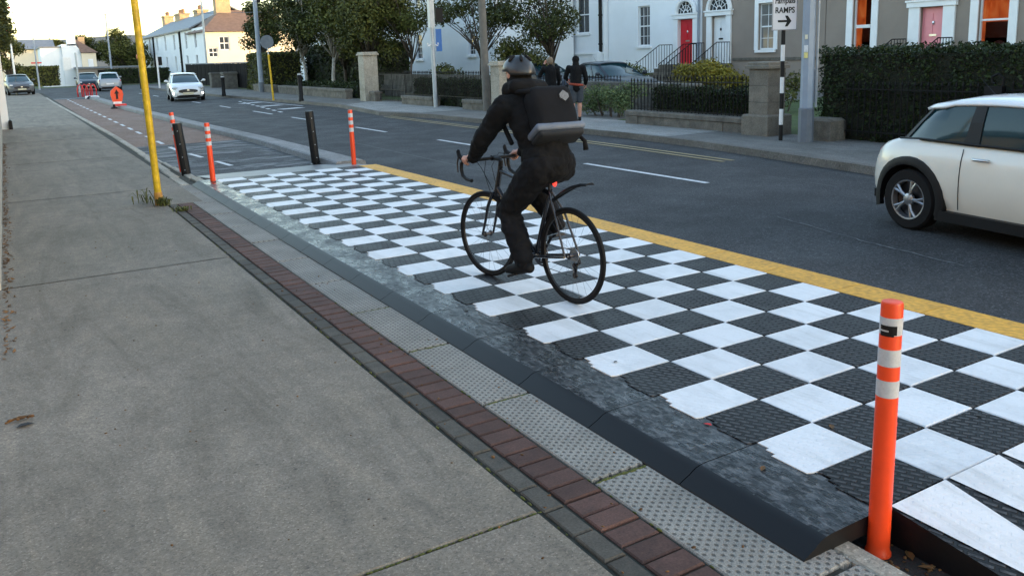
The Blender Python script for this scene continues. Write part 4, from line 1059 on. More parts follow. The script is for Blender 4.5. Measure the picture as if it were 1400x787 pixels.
# pedestrians
def ped(label, loc, rz, shorts, H=1.72):
    p = thing('person', label, 'person', loc, rz)
    k = H/1.75
    def S(*a): return Vector(a)*k
    hip = .92
    stride = .16
    aL, aR = S(-stride-.06, .09, .14), S(stride, -.09, .09); kL, kR = S(.06, .095, .50), S(.12, -.095, .52)
    hd = S(.05, 0, 1.60)
    sh = [S(.02, .19, 1.42), S(.02, -.19, 1.42)]
    if shorts: el = [S(.14, .27, 1.18), S(.04, -.27, 1.14)]; wr = [S(.34, .22, 1.10), S(.22, -.26, .98)]
    else: el = [S(.18, .26, 1.24), S(.03, -.25, 1.13)]; wr = [S(.16, .14, 1.52), S(.16, -.26, .94)]
    def ex(mb):
        face(mb, hd, (1, 0, 0), .98)
        for i, s in ((0, 1), (1, -1)):
            d = (wr[i]-el[i]).normalized(); hand_grip(mb, wr[i], wr[i]+d*.09, (0, -s*.3, -1) if not (i == 0 and not shorts) else (.5, -.4, .3), (0, s, 0))
    capsules([[(*S(0, 0, hip), .12), (*S(.01, 0, 1.15), .115), (*S(.02, 0, 1.36), .125), (*S(.03, 0, 1.46), .06), (*hd, .055)],
        [(*sh[0], .055), (*el[0], .042), (*wr[0], .028)], [(*sh[1], .055), (*el[1], .042), (*wr[1], .028)],
        [(*S(0, .09, hip), .085), (*kL, .056), (*lerp(kL, aL, .3), .06), (*aL, .036)], [(*S(0, -.09, hip), .085), (*kR, .056), (*lerp(kR, aR, .3), .06), (*aR, .036)]], 'body', MAT['skin'], p, .007, 2, ex)
    eyes(p, hd, (1, 0, 0))
    j = capsules([[(*S(0, 0, .93), .15), (*S(.01, 0, 1.15), .15), (*S(.02, 0, 1.36), .155), (*S(.02, 0, 1.47), .08)],
        [(*S(.02, .07, 1.40), .09), (*sh[0], .075), (*el[0], .062), (*lerp(el[0], wr[0], .95), .045)], [(*S(.02, -.07, 1.40), .09), (*sh[1], .075), (*el[1], .062), (*lerp(el[1], wr[1], .95), .045)],
        [(*S(0, .09, .93), .09), (*S(0, -.09, .93), .09)]], 'jacket', MAT['black_cloth'], p, .012, 4); folds(j, .02, .07)
    t0 = .62 if shorts else .97
    tr_ = capsules([[(*S(0, .09, hip), .105), (*lerp(S(0, .09, hip), kL, .5), .098), (*(lerp(S(0, .09, hip), kL, .85) if shorts else lerp(kL, aL, .95)), .095 if shorts else .062)],
        [(*S(0, -.09, hip), .105), (*lerp(S(0, -.09, hip), kR, .5), .098), (*(lerp(S(0, -.09, hip), kR, .85) if shorts else lerp(kR, aR, .95)), .095 if shorts else .062)],
        [(*S(-.02, .07, .95), .11), (*S(-.02, -.07, .95), .11)]] + ([] if shorts else [[(*kL, .075), (*lerp(kL, aL, .5), .07)], [(*kR, .075), (*lerp(kR, aR, .5), .07)]]), 'shorts' if shorts else 'trousers', MAT['denim'] if shorts else MAT['navy_cloth'], p, .012, 4); folds(tr_, .015, .06)
    for A, up in ((aL, .06), (aR, 0)):
        T = A+Vector((.15, 0, -.055-up*.6)); shoe(A, T, 'shoe', p)
    if shorts:
        capsules([[(*(hd+Vector((-.015, 0, .035))), .098)], [(*(hd+Vector((-.02, 0, -.06))), .085), (*(hd+Vector((-.03, 0, -.11))), .09)]], 'hood', MAT['black_cloth'], p, .012, 3)
        mb = MB(); n = 20; zc = .985*k
        for z in (zc-.025, zc+.03): mb.v += [((.165*math.cos(6.283*i/n)), .185*math.sin(6.283*i/n), z+.02*math.sin(6.283*i/n)) for i in range(n)]
        mb.f = [[i, (i+1) % n, n+(i+1) % n, n+i] for i in range(n)]; mb.m = [0]*n
        wb = mb.build('waistband', mk('orange_cloth', (.26, .045, .022), .8, .2, 8), p, smooth=True); s_ = wb.modifiers.new('t', 'SOLIDIFY'); s_.thickness = .02
    else:
        capsules([[(*(hd+Vector((-.02, 0, .045))), .095)], [(*(hd+Vector((-.035, 0, .0))), .08)]], 'hair', MAT['hair'], p, .012, 2)
    return p
ped('pedestrian in black hoodie and dark grey shorts with bare legs walking into the gateway', (9.9, 17.75, ZFF), R(58), True, 1.71)
ped('pedestrian in plain black jacket beside the one in shorts, one hand raised to the head', (9.75, 18.7, ZFF), R(70), False, 1.69)
# ================================================================== cars (x forward, y left, rear axle above the origin)
def interp(tab, x):
    if x <= tab[0][0]: return tab[0][1]
    for (a, va), (b, vb) in zip(tab[:-1], tab[1:]):
        if x <= b:
            t_ = (x-a)/(b-a); return va+(vb-va)*t_
    return tab[-1][1]
PAINT = {}
def paint(name, col, rough=.3):
    if name not in PAINT: PAINT[name] = mk(name, col, rough, .04, 3, coat=.6 if max(col) > .2 else .1, spec=.5 if max(col) > .2 else .25)
    return PAINT[name]
CARGLASS = mk('car_glass', (.010, .036, .044), .05, .1, 2, spec=.35)
LINER = mk('wheel_well', (.008, .008, .009), .9, .2, 8)
def arch_cut(o, xs, r, W, zc):
    mb = MB()
    for x in xs:
        for s in (1, -1): mb.cyl((x, s*(W-.26), zc), (x, s*(W+.3), zc), r, n=32)
    cu = mb.build('cutter', LINER, o.parent, merge=True)
    b = o.modifiers.new('cut', 'BOOLEAN'); b.operation = 'DIFFERENCE'; b.object = cu; b.solver = 'EXACT'
    bpy.context.view_layer.update(); dg = bpy.context.evaluated_depsgraph_get(); me = bpy.data.meshes.new_from_object(o.evaluated_get(dg))
    o.modifiers.clear(); old = o.data; o.data = me
    cm = cu.data; bpy.data.objects.remove(cu); bpy.data.meshes.remove(cm)
    while len(me.materials) < 2: me.materials.append(LINER)
    me.materials[1] = LINER
    for p in me.polygons:
        c = p.center
        p.material_index = 1 if any((c.x-x)**2+(c.z-zc)**2 < (r+.004)**2 for x in xs) and abs(c.y) > W-.30 and abs(c.y) < W*1.2 and min(abs(c.y), 9) < W+.01 and (abs(p.normal.y) < .5 or abs(c.y) < W-.2) else 0
    me.polygons.foreach_set('use_smooth', [True]*len(me.polygons)); me.set_sharp_from_angle(angle=R(32))
def loft(mb, rows, mi=0):
    k = len(rows[0]); o = len(mb.v)
    for r in rows: mb.v += r
    for i in range(len(rows)-1):
        for j in range(k): mb.f.append([o+i*k+j, o+i*k+(j+1) % k, o+(i+1)*k+(j+1) % k, o+(i+1)*k+j]); mb.m.append(mi)
    mb.f.append([o+j for j in range(k-1, -1, -1)]); mb.m.append(mi); mb.f.append([o+(len(rows)-1)*k+j for j in range(k)]); mb.m.append(mi)
def car(name, label, loc, rz, sp, col, group=None):
    """sp: dict of profiles"""
    t_ = thing(name, label, 'car', loc, rz, group)
    W = sp['W']; x0, x1 = sp['x']; top, bot = sp['belt'], sp['sill']; plan = sp['plan']
    rows = []; n = 34
    for i in range(n+1):
        q = i/n; x = x0+(x1-x0)*(.5-.5*math.cos(math.pi*q))
        w_ = W*interp(plan, x); zt = interp(top, x); zb = interp(bot, x); h = zt-zb
        pr = [(.0, zb), (.80, zb), (.93, zb+.05*h), (.985, zb+.22*h), (1.0, zb+.45*h), (.995, zb+.62*h), (.972, zb+.80*h), (.93, zb+.915*h), (.86, zb+.975*h), (.6, zb+1.0*h), (.0, zb+1.015*h)]
        rows.append([(x, a*w_, z) for a, z in pr]+[(x, -a*w_, z) for a, z in pr[-2:0:-1]])
    mb = MB(); loft(mb, rows); body = mb.build('body', col, t_, smooth=True, merge=True)
    wb, wr, ar = sp['wb'], sp['wr'], sp['ar']
    arch_cut(body, (0, wb), ar, W, wr+.0)
    # underside liner so that the wheel wells read dark
    mb = MB(); mb.bb(x0+.25, x1-.25, -W+.28, W-.28, .16, .45); mb.build('underbody', LINER, t_)
    # cabin
    gx = sp['glass']                                          # (xr_base, xr_top, xf_top, xf_base)
    zt = sp['roof']; tw = sp['tumble']
    def cabin_rows(off, shrink=0):
        out = []
        for i in range(15):
            q = i/14; xb = gx[0]+(gx[3]-gx[0])*q; xt = gx[1]+(gx[2]-gx[1])*q
            zb = interp(top, xb)-.03; zz = zt-.05*(2*q-1)**2-(.02 if q < .2 else 0)
            wl = W*interp(plan, xb)*.90; wt = W*interp(plan, xt)*tw
            k = .5*(1-math.cos(math.pi*min(1, min(q, 1-q)*7)))*.14+.86
            pr = [(wl*k, xb, zb), (lerp(wl, wt, .55)*k+.012, xb+(xt-xb)*.55, zb+(zz-zb)*.55), (wt*1.02*k, xb+(xt-xb)*.93, zb+(zz-zb)*.93), (wt*.9*k, xt, zz), (wt*.45*k, xt, zz+.022), (0, xt, zz+.028)]
            out.append([(x, y+off, z) for y, x, z in pr]+[(x, -y-off, z) for y, x, z in pr[-2::-1]])
        return out
    rows = cabin_rows(0); mb = MB(); loft(mb, rows); mb.build('glasshouse', CARGLASS, t_, smooth=45)
    # roof skin over the glasshouse
    mb = MB(); rr = []
    for r in rows:
        rr.append([(r[0+2][0], r[2][1]*1.012, r[2][2]+.002)]+[(p[0], p[1]*1.012, p[2]+.010) for p in r[3:8]]+[(r[8][0], r[8][1]*1.012, r[8][2]+.002)])
    k = len(rr[0])
    ext = sp.get('spoiler', .06)
    rr = [[(p[0]-ext, p[1]*.97, p[2]-.012) for p in rr[0]]]+rr
    for r in rr: mb.v += r
    for i in range(len(rr)-1):
        for j in range(k-1): mb.f.append([i*k+j, i*k+j+1, (i+1)*k+j+1, (i+1)*k+j]); mb.m.append(0)
    rf = mb.build('roof', col if not sp.get('roofcol') else sp['roofcol'], t_, smooth=60); s_ = rf.modifiers.new('t', 'SOLIDIFY'); s_.thickness = .03; s_.offset = 1
    # pillars
    pm = sp.get('pillar') or col
    def edge(q, s):
        i = q*14; a = int(min(13, math.floor(i))); f = i-a
        r0, r1 = rows[a], rows[a+1]
        idx = [0, 1, 2] if s > 0 else [10, 9, 8]
        return [tuple(r0[j][c_]*(1-f)+r1[j][c_]*f+((.006*s) if c_ == 1 else 0) for c_ in range(3)) for j in idx]
    for (qa, qb) in sp['pillars']:
        for s in (1, -1):
            mb = MB(); mb.v = edge(qa, s)+edge(qb, s); mb.f = [[0, 1, 4, 3], [1, 2, 5, 4]]; mb.m = [0, 0]
            pl_ = mb.build('pillar', pm, t_); s_ = pl_.modifiers.new('t', 'SOLIDIFY'); s_.thickness = .012; s_.offset = 0
    # waist trim
    for s in (1, -1):
        mb = MB(); mb.tube([(x, s*(W*interp(plan, x)*.91+.004), interp(top, x)-.012) for x in [gx[0]+.05+(gx[3]-gx[0]-.3)*i/8 for i in range(9)]], .011, 6)
        mb.build('waist_trim', MAT['black_plastic'], t_, smooth=True)
    # wheels
    for x in (0, wb):
        for s in (1, -1):
            w_ = bpy.data.objects.new('wheel', None); COL.objects.link(w_); w_.parent = t_; w_.location = (x, s*(W-.115), wr)
            tw_ = .09; f = s
            mb = MB(); mb.lathe([(wr*.66, -tw_), (wr*.93, -tw_), (wr, -tw_*.75), (wr, tw_*.75), (wr*.93, tw_), (wr*.66, tw_)], n=40, axis='y'); mb.build('tyre', MAT['rubber'], w_, smooth=40)
            mb = MB(); o = f*.055
            mb.lathe([(wr*.61, f*.085), (wr*.675, f*.089), (wr*.675, f*.078), (wr*.62, f*.02), (wr*.60, f*.02)][::1 if f > 0 else -1], n=40, axis='y')
            ns = sp.get('spokes', 5)
            for i in range(ns):
                a = 2*math.pi*i/ns; ca, sa = math.cos(a), math.sin(a)
                for d_ in (-.10, .10):
                    a1 = a+d_*1.5
                    mb.tube([(.05*ca, f*.07, .05*sa), (wr*.38*math.cos(a+d_*.6), f*.078, wr*.38*math.sin(a+d_*.6)), (wr*.635*math.cos(a1), f*.072, wr*.635*math.sin(a1))], [.018, .014, .017], 6)
            mb.lathe([(.001, f*.05), (.062, f*.05), (.062, f*.078), (.04, f*.088), (.001, f*.09)][::1 if f > 0 else -1], n=20, axis='y')
            mb.build('rim', MAT['alloy'], w_, smooth=40)
            mb = MB(); mb.lathe([(.05, f*.0), (wr*.60, f*.0), (wr*.60, f*.012), (.05, f*.012)], n=30, axis='y'); mb.build('brake_disc', MAT['darkmetal'], w_)
    # arch cladding
    if sp.get('clad'):
        for x in (0, wb):
            for s in (1, -1):
                mb = MB(); P = []
                for i in range(19):
                    a = math.pi*(-.09+1.18*i/18)
                    for r, y in ((ar-.006, W*.94), (ar-.006, W+.012), (ar+.03, W+.016), (ar+.075, W+.004), (ar+.078, W*.94)):
                        xx = x+r*math.cos(a); P.append((xx, s*(y*min(1, interp(plan, xx)+.015)), max(.17, wr+r*math.sin(a))))
                mb.v = P
                for i in range(18):
                    for j in range(4): mb.f.append([5*i+j, 5*i+j+1, 5*i+6+j, 5*i+5+j] if s > 0 else [5*i+j, 5*i+5+j, 5*i+6+j, 5*i+j+1]); mb.m.append(0)
                mb.build('wheel_arch', MAT['black_plastic'], t_, smooth=50)
        for s in (1, -1):
            mb = MB(); mb.bb(ar-.01, wb-ar+.01, s*(W-.06), s*(W+.012), .165, .265); mb.build('sill', MAT['black_plastic'], t_)
    # door gaps + handles
    mb = MB()
    for xd in sp['gaps']:
        for s in (1, -1):
            zt_ = interp(top, xd)-.06
            mb.tube([(xd, s*(W*interp(plan, xd)*k_+.0015), z) for k_, z in ((.983, .30), (1.0, .45), (1.0, .62), (.985, .76), (.945, zt_))], .0042, 5)
    mb.build('door_gap', MAT['black_plastic'], t_, smooth=True)
    for xd in sp['handles']:
        for s in (1, -1):
            z = sp['hz']; mb = MB(); y = s*W*interp(plan, xd)*.985
            mb.tube([(xd, y, z), (xd+.03, y+s*.03, z+.003), (xd+.15, y+s*.03, z+.003), (xd+.18, y, z)], [.011, .013, .013, .011], 8); mb.build('door_handle', MAT['chrome'], t_, smooth=True)
    # mirrors
    for s in (1, -1):
        mb = MB(); xm = gx[3]-.42; zm = interp(top, xm)+.06; ym = s*(W*.93)
        mb.ell((xm, ym+s*.13, zm+.03), (.07, .10, .065), 12); mb.tube([(xm, ym-s*.03, zm-.04), (xm, ym+s*.08, zm+.01)], .022, 8); mb.build('wing_mirror', col, t_, smooth=True)
    # front
    xf = x1
    fz = sp['front']
    def on_front(z, y):                                       # x of the nose at a height and side
        xq = x1
        while interp(plan, xq)*.985 < abs(y)/W and xq > x1-1: xq -= .01
        return min(sp['nose'](z), xq)
    for s in (1, -1):
        mb = MB(); y = s*W*.72; z = fz['lamp']; mb.ell((on_front(z, y)-.05, y, z), (.10, .17, .075), 14, rot=Matrix.Rotation(-s*.5, 3, 'Z')); mb.build('headlight', MAT['lamp_glass'], t_, smooth=True)
        if fz.get('fog'):
            mb = MB(); z = fz['fog']; y = s*W*.80; mb.ell((on_front(z, y)+.0, y, z), (.05, .07, .06), 12); mb.build('fog_light', FOG, t_, smooth=True)
    def patch(nm, y0, y1, z0, z1, mat, off=.012, n=9, rnd=.0):
        mb = MB()
        for i in range(n):
            y = y0+(y1-y0)*i/(n-1); e = rnd*(abs(2*i/(n-1)-1)**3)
            for z in (z0+e, z1-e): mb.v += [(on_front(z, y)+off, y, z), (on_front(z, y)-.05, y, z)]
        for i in range(n-1):
            a = 4*i; mb.f += [[a, a+2, a+6, a+4], [a, a+4, a+5, a+1], [a+2, a+3, a+7, a+6]]; mb.m += [0]*3
        return mb.build(nm, mat, t_)
    g = fz['grille']; patch('grille', -g[0], g[0], g[1], g[2], MAT['black_plastic'], .025, 11, .06)
    for z in (g[1]+.05, g[1]+.10): patch('grille_bar', -g[0]*.9, g[0]*.9, z, z+.012, MAT['darkmetal'], .030)
    patch('lower_intake', -.55, .55, .21, .32, MAT['black_plastic'], .022, 9, .02)
    mb = MB(); z = g[2]-.05; mb.box((on_front(z, 0)+.02, 0, z), (.012, .11, .06)); mb.build('badge', MAT['chrome'], t_)
    patch('number_plate', -.26, .26, g[1]-.06, g[1]+.04, mk('plate', (.5, .48, .36), .4), .036, 5)
    # rear
    for s in (1, -1):
        mb = MB(); zr = sp['tail']; mb.ell((x0+.10+sp.get('tdx', 0)-(.05 if 'ty' in sp else 0), s*W*sp.get('ty', .80), zr), (.09, .10, .10), 12, rot=Matrix.Rotation(s*.45, 3, 'Z')); mb.build('tail_light', TAIL, t_, smooth=True)
    mb = MB(); mb.bb(x0-.012, x0+.1, -.26, .26, .50, .61); mb.build('number_plate', MAT['white_plastic'], t_)
    mb = MB(); mb.bb(x0-.02, x0+.14, -.60, .60, .24, .33); mb.build('rear_valance', MAT['black_plastic'], t_)
    # wiper / antenna
    mb = MB(); xa = gx[1]+.25; mb.tube([(xa, 0, zt+.02), (xa-.22, 0, zt+.22)], [.006, .002], 5); mb.build('aerial', MAT['black_plastic'], t_)
    return t_
MAT['alloy'] = mk('alloy_rim', (.36, .37, .39), .32, .1, 10, metal=.8)
MAT['lamp_glass'] = mk('lamp_glass', (.42, .45, .48), .08, .2, 8, spec=.8)
FOG = emit('lit_fog_lamp', (1, .93, .8), 1.6, (.8, .8, .8))
TAIL = mk('tail_lamp', (.45, .02, .02), .15, .2, 8)
MINI = dict(W=.842, x=(-.615, 3.06), wb=2.47, wr=.312, ar=.372,
    belt=[(-.615, .60), (-.59, .70), (-.53, .80), (-.42, .885), (-.26, .935), (0, .955), (1.2, .935), (2.05, .925), (2.3, .915), (2.7, .86), (2.95, .77), (3.03, .66), (3.06, .58)],
    sill=[(-.615, .42), (-.58, .30), (-.45, .24), (2.8, .20), (3.0, .26), (3.06, .38)],
    plan=[(-.615, .70), (-.58, .80), (-.48, .89), (-.30, .955), (0, .985), (.3, 1), (2.2, .985), (2.6, .95), (2.9, .84), (3.06, .66)],
    glass=(-.24, .06, 1.62, 2.02), roof=1.315, tumble=.78, spoiler=.06, pillar=MAT['black_plastic'], pillars=[(0, .03), (.36, .43), (.93, 1)], clad=True, gaps=(.60, 1.93), handles=(.72,), hz=.80, spokes=5,
    front=dict(lamp=.68, fog=.36, grille=(.48, .46, .60)), nose=lambda z: 3.06-.5*max(0, z-.60)-.25*max(0, .35-z), tail=.72, tdx=.03, ty=.62)
WHITE = paint('cream_white_paint', (.72, .69, .61), .25)
MROOF = paint('white_roof_paint', (.80, .82, .85), .2)
MINI['roofcol'] = MROOF
hx, hy = -math.sin(R(8)), -math.cos(R(8))
myaw = math.atan2(hy, hx)
# the right rear wheel touches the road at (5.13, 5.17)
left = Vector((-hy, hx, 0)); mp_ = Vector((5.13, 5.17, ZR))+left*(.80)
car('small_car', 'cream white three-door small car with black wheel arches cut by the right picture edge', mp_, myaw, MINI, WHITE)
HATCH = dict(W=.87, x=(-.68, 3.40), wb=2.55, wr=.315, ar=.365,
    belt=[(-.68, .60), (-.66, .78), (-.60, .92), (-.45, .97), (1.2, .95), (2.0, .94), (2.35, .93), (2.9, .84), (3.2, .74), (3.35, .62), (3.40, .52)],
    sill=[(-.68, .36), (-.6, .24), (3.2, .19), (3.36, .24), (3.40, .34)],
    plan=[(-.68, .78), (-.6, .88), (-.3, .96), (.2, 1), (2.4, .99), (2.9, .93), (3.2, .82), (3.40, .64)],
    glass=(-.55, -.12, 1.25, 2.25), roof=1.38, tumble=.70, spoiler=.08, pillars=[(0, .10), (.33, .37), (.62, .66), (.93, 1)], gaps=(.35, 1.25, 2.2), handles=(.45, 1.35), hz=.82, spokes=5,
    front=dict(lamp=.68, fog=.40, grille=(.46, .42, .62)), nose=lambda z: 3.40-.75*max(0, z-.55)-.3*max(0, .32-z), tail=.78, tdx=.05)
import copy
car('hatchback', 'white hatchback with lit front fog lights driving towards the camera', (5.72, 49.3, ZR), math.atan2(-.995, -.10), HATCH, paint('white_paint', (.66, .68, .70)))
DK = paint('dark_blue_paint', (.018, .024, .035)); SV = paint('silver_paint', (.30, .33, .38))
car('hatchback', 'distant pale silver car seen from behind beyond the red barriers', (4.35, 73.0, ZR), R(88), HATCH, SV)
car('hatchback', 'distant dark blue car partly hidden behind the silver one', (3.25, 79.0, ZR), R(-92), HATCH, DK)
car('hatchback', 'dark grey car nosing out past the end of the left wall', (-2.0, 71.5, ZF), R(-85), dict(HATCH, front=dict(lamp=.68, grille=(.46, .42, .62))), paint('grey_paint', (.10, .105, .115)))
car('estate_car', 'dark car parked broadside in the driveway behind the pedestrians', (15.6, 24.6, ZFF), R(-97), HATCH, DK)
car('estate_car', 'dark car parked behind the stone gate pier, mostly hidden by the cyclist', (15.9, 29.5, ZFF), R(-92), HATCH, DK)
# ================================================================== houses
HX = 25.0
def facade(mb, y0, y1, z0, z1, holes, x=HX, rev=.16, arch=()):
    """wall plane facing -x with rectangular holes (ya, yb, za, zb) and revealed edges"""
    ys = sorted({y0, y1, *[h[0] for h in holes], *[h[1] for h in holes]}); zs = sorted({z0, z1, *[h[2] for h in holes], *[h[3] for h in holes]})
    for a, b in zip(ys[:-1], ys[1:]):
        for c_, d_ in zip(zs[:-1], zs[1:]):
            ym, zm = (a+b)/2, (c_+d_)/2
            if any(h[0] < ym < h[1] and h[2] < zm < h[3] for h in holes): continue
            mb.add([(x, a, c_), (x, a, d_), (x, b, d_), (x, b, c_)], [(0, 1, 2, 3)])
    for a, b, c_, d_ in holes:
        for P in ([(a, c_), (a, d_)], [(b, d_), (b, c_)], [(a, d_), (b, d_)], [(b, c_), (a, c_)]):
            (p, q), (r, s) = P; mb.add([(x, p, q), (x, r, s), (x+rev, r, s), (x+rev, p, q)], [(0, 1, 2, 3)])
def house(name, label, y0, y1, x=HX, h=7.2, depth=8.5, wall='white_wall', holes=(), roofm='slate', z0=-.4, group=None, cut=.0):
    t_ = thing(name, label, 'house', (0, 0, 0), 0, group)
    mb = MB(); facade(mb, y0, y1, z0, h, [hh[:4] for hh in holes], x)
    for P in ([(x, y0), (x+depth, y0)], [(x+depth, y1), (x, y1)], [(x+depth, y0), (x+depth, y1)]):
        (a, b), (c_, d_) = P; mb.add([(a, b, z0), (c_, d_, z0), (c_, d_, h), (a, b, h)], [(0, 1, 2, 3)])
    for yy in (y0, y1): mb.add([(x, yy, h), (x+depth/2, yy, h+2.4), (x+depth, yy, h)], [(0, 1, 2)])
    mb.build('wall', MAT[wall], t_)
    mb = MB(); mb.extr([(x-.25, h-.02), (x+depth/2, h+2.42), (x+depth+.25, h-.02), (x+depth+.25, h+.14), (x+depth/2, h+2.6), (x-.25, h+.14)], 'y', y0-.02, y1+.02); mb.build('roof', MAT[roofm], t_)
    return t_
def sash(par, a, b, c_, d_, x=HX, cols=2, rows=4, sill=True, casing=0, lit=None, mid=True, fw=.055, pale=False):
    mb = MB(); xi = x+.10
    mb.bb(xi, xi+.07, a, a+fw, c_, d_); mb.bb(xi, xi+.07, b-fw, b, c_, d_); mb.bb(xi, xi+.07, a+fw, b-fw, d_-fw, d_); mb.bb(xi, xi+.07, a+fw, b-fw, c_, c_+fw*1.3)
    zm = (c_+d_)/2
    if mid: mb.bb(xi-.01, xi+.06, a+fw, b-fw, zm-.03, zm+.03)
    for i in range(1, cols): y = a+(b-a)*i/cols; mb.bb(xi+.015, xi+.045, y-.012, y+.012, c_+fw, d_-fw)
    for i in range(1, rows):
        z = c_+(d_-c_)*i/rows
        if mid and abs(z-zm) < .05: continue
        mb.bb(xi+.015, xi+.045, a+fw, b-fw, z-.012, z+.012)
    w_ = mb.build('window', MAT['white_trim'], par)
    mb = MB(); mb.add([(xi+.03, a, c_), (xi+.03, a, d_), (xi+.03, b, d_), (xi+.03, b, c_)], [(0, 1, 2, 3)])
    if lit: mb.build('pane', CLEAR, w_)
    else: mb.build('pane', PALEPANE if pale else MAT['glass'], w_)
    if lit:
        mb = MB(); xr = x+1.6
        mb.add([(xr, a-.5, c_-.3), (xr, a-.5, d_+.2), (xr, b+.5, d_+.2), (xr, b+.5, c_-.3)], [(0, 1, 2, 3)])
        mb.add([(xi+.09, a-.02, c_-.3), (xi+.09, a-.02, d_+.2), (xr, a-.5, d_+.2), (xr, a-.5, c_-.3)], [(0, 1, 2, 3)]); mb.add([(xi+.09, b+.02, c_-.3), (xi+.09, b+.02, d_+.2), (xr, b+.5, d_+.2), (xr, b+.5, c_-.3)], [(0, 1, 2, 3)])
        mb.build('lit_room', lit, w_)
        mb = MB(); mb.bb(x+1.0, x+1.3, a-.3, b+.3, c_-.2, c_+.62); mb.bb(x+1.2, x+1.3, b-.30, b+.3, c_+.9, d_) if a > 18 else None; mb.bb(x+1.0, x+1.3, a+.35, b+.4, c_, c_+1.15); mb.bb(x+1.45, x+1.55, a+.25, a+.55, c_+.9, c_+1.3); mb.ell((x+.9, b-.25, c_+.25), (.2, .25, .3), 10); mb.build('furniture', mk('room_furniture', (.03, .012, .008), .8), w_)
        mb = MB(); mb.ell((x+1.1, a+.3, c_+.75), (.09, .09, .1), 10); mb.build('lamp_shade', emit('lamp_shade', (1, .5, .15), .5, (.8, .6, .4)), w_, smooth=True)
    if sill:
        mb = MB(); mb.bb(x-.10, x+.12, a-.12, b+.12, c_-.11, c_-.002); mb.build('sill', MAT['white_trim'], w_)
    if casing:
        mb = MB(); e = casing
        mb.bb(x-.05, x+.03, a-e, a-.002, c_-.0, d_+e); mb.bb(x-.05, x+.03, b+.002, b+e, c_, d_+e); mb.bb(x-.05, x+.03, a-.002, b+.002, d_+.002, d_+e); mb.build('casing', MAT['white_trim'], w_)
    return w_
m, t, b = newmat('clear_pane'); pin(b, Roughness=.02, Transmission_Weight=1.0, IOR=1.02); CLEAR = m
m, t, b = newmat('lit_orange_wall'); v_ = wcoord(t); f_n = noise(t, v_, 1.6, 4, .6, .8)
cc = ramp(t, f_n, [(.3, (.25, .035, .008)), (.5, (.8, .15, .03)), (.7, (1.0, .30, .08))]); pin(b, Base_Color=(.25, .07, .03, 1)); t.links.new(cc, b.inputs['Emission Color']); b.inputs['Emission Strength'].default_value = .075; LIT = m
PALEPANE = mk('net_curtain_pane', (.16, .165, .17), .12, .25, 3, spec=.8)
def door(par, a, b, c_, d_, mat, x=HX, fan=None, surround=.3, col=True):
    mb = MB(); mb.bb(x+.12, x+.17, a, b, c_, d_)
    dr = mb.build('door', mat, par)
    mb = MB(); W = b-a
    for ya, yb in ((a+.12*W, a+.46*W), (a+.54*W, a+.88*W)):
        for za, zb in ((c_+.2, c_+.75), (c_+.95, d_-.2)):
            mb.bb(x+.105, x+.12, ya, yb, za, zb)
    mb.build('panel', mat, dr)
    mb = MB(); zc = c_+(d_-c_)*.52; mb.bb(x+.09, x+.11, (a+b)/2-.13, (a+b)/2+.13, zc-.035, zc+.035); mb.ell((x+.09, (a+b)/2, zc+.42), (.03, .05, .07), 8); mb.build('letterbox', MAT['chrome'] if mat != MAT['white_trim'] else MAT['iron'], dr)
    mb = MB(); e = surround
    mb.bb(x-.08, x+.10, a-e, a-.003, c_, d_+.02); mb.bb(x-.08, x+.10, b+.003, b+e, c_, d_+.02)
    mb.bb(x-.13, x+.08, a-e-.06, b+e+.06, d_+.025, d_+.20); mb.bb(x-.17, x+.06, a-e-.1, b+e+.1, d_+.203, d_+.27)
    mb.build('surround', MAT['white_trim'], dr)
    if fan:
        yc, zc, r = (a+b)/2, d_+.28, fan; mb = MB(); n = 20
        P = [(x-.02, yc+r*math.cos(math.pi*i/n), zc+r*math.sin(math.pi*i/n)) for i in range(n+1)]
        mb.add(P+[(x-.02, yc, zc)], [(i, i+1, n+1) for i in range(n)]); fl = mb.build('fanlight', MAT['glass'], dr)
        mb = MB(); mb.tube([(x-.05, yc+(r+.11)*math.cos(math.pi*i/n), zc+(r+.11)*math.sin(math.pi*i/n)) for i in range(n+1)], .11, 6)
        for i in range(1, 6): mb.tube([(x-.03, yc+.22*r*math.cos(math.pi*i/6), zc+.22*r*math.sin(math.pi*i/6)), (x-.03, yc+r*math.cos(math.pi*i/6), zc+r*math.sin(math.pi*i/6))], .016, 4)
        mb.tube([(x-.03, yc+.3*r*math.cos(math.pi*i/8), zc+.3*r*math.sin(math.pi*i/8)) for i in range(9)], .02, 4)
        mb.tube([(x-.03, yc+.68*r*math.cos(math.pi*i/12), zc+.68*r*math.sin(math.pi*i/12)) for i in range(13)], .012, 4)
        mb.build('tracery', MAT['white_trim'], fl)
    return dr
def steps(par, y0, y1, ztop, x=HX, n=6, rail=True, run=.30):
    mb = MB()
    for i in range(n): mb.bb(x-.9-run*(n-1-i), x-.02, y0-.0, y1+.0, -.3 if i == 0 else ztop*(i)/n+.002, ztop*(i+1)/n)
    s = mb.build('steps', MAT['stone'], par)
    if rail:
        for yy in (y0+.05, y1-.05):
            mb = MB(); x0 = x-.9-run*(n-1)
            for i in range(15):
                xx = x0+(x-.1-x0)*i/14; zz = min(ztop, ztop*((xx-x0)/run+1)/n)
                mb.tube([(xx, yy, zz), (xx, yy, zz+.92)], .013, 5)
            mb.tube([(x0, yy, ztop/n+.92), (x-.9, yy, ztop+.92), (x-.1, yy, ztop+.92)], .02, 6)
            mb.build('handrail', MAT['iron'], s)
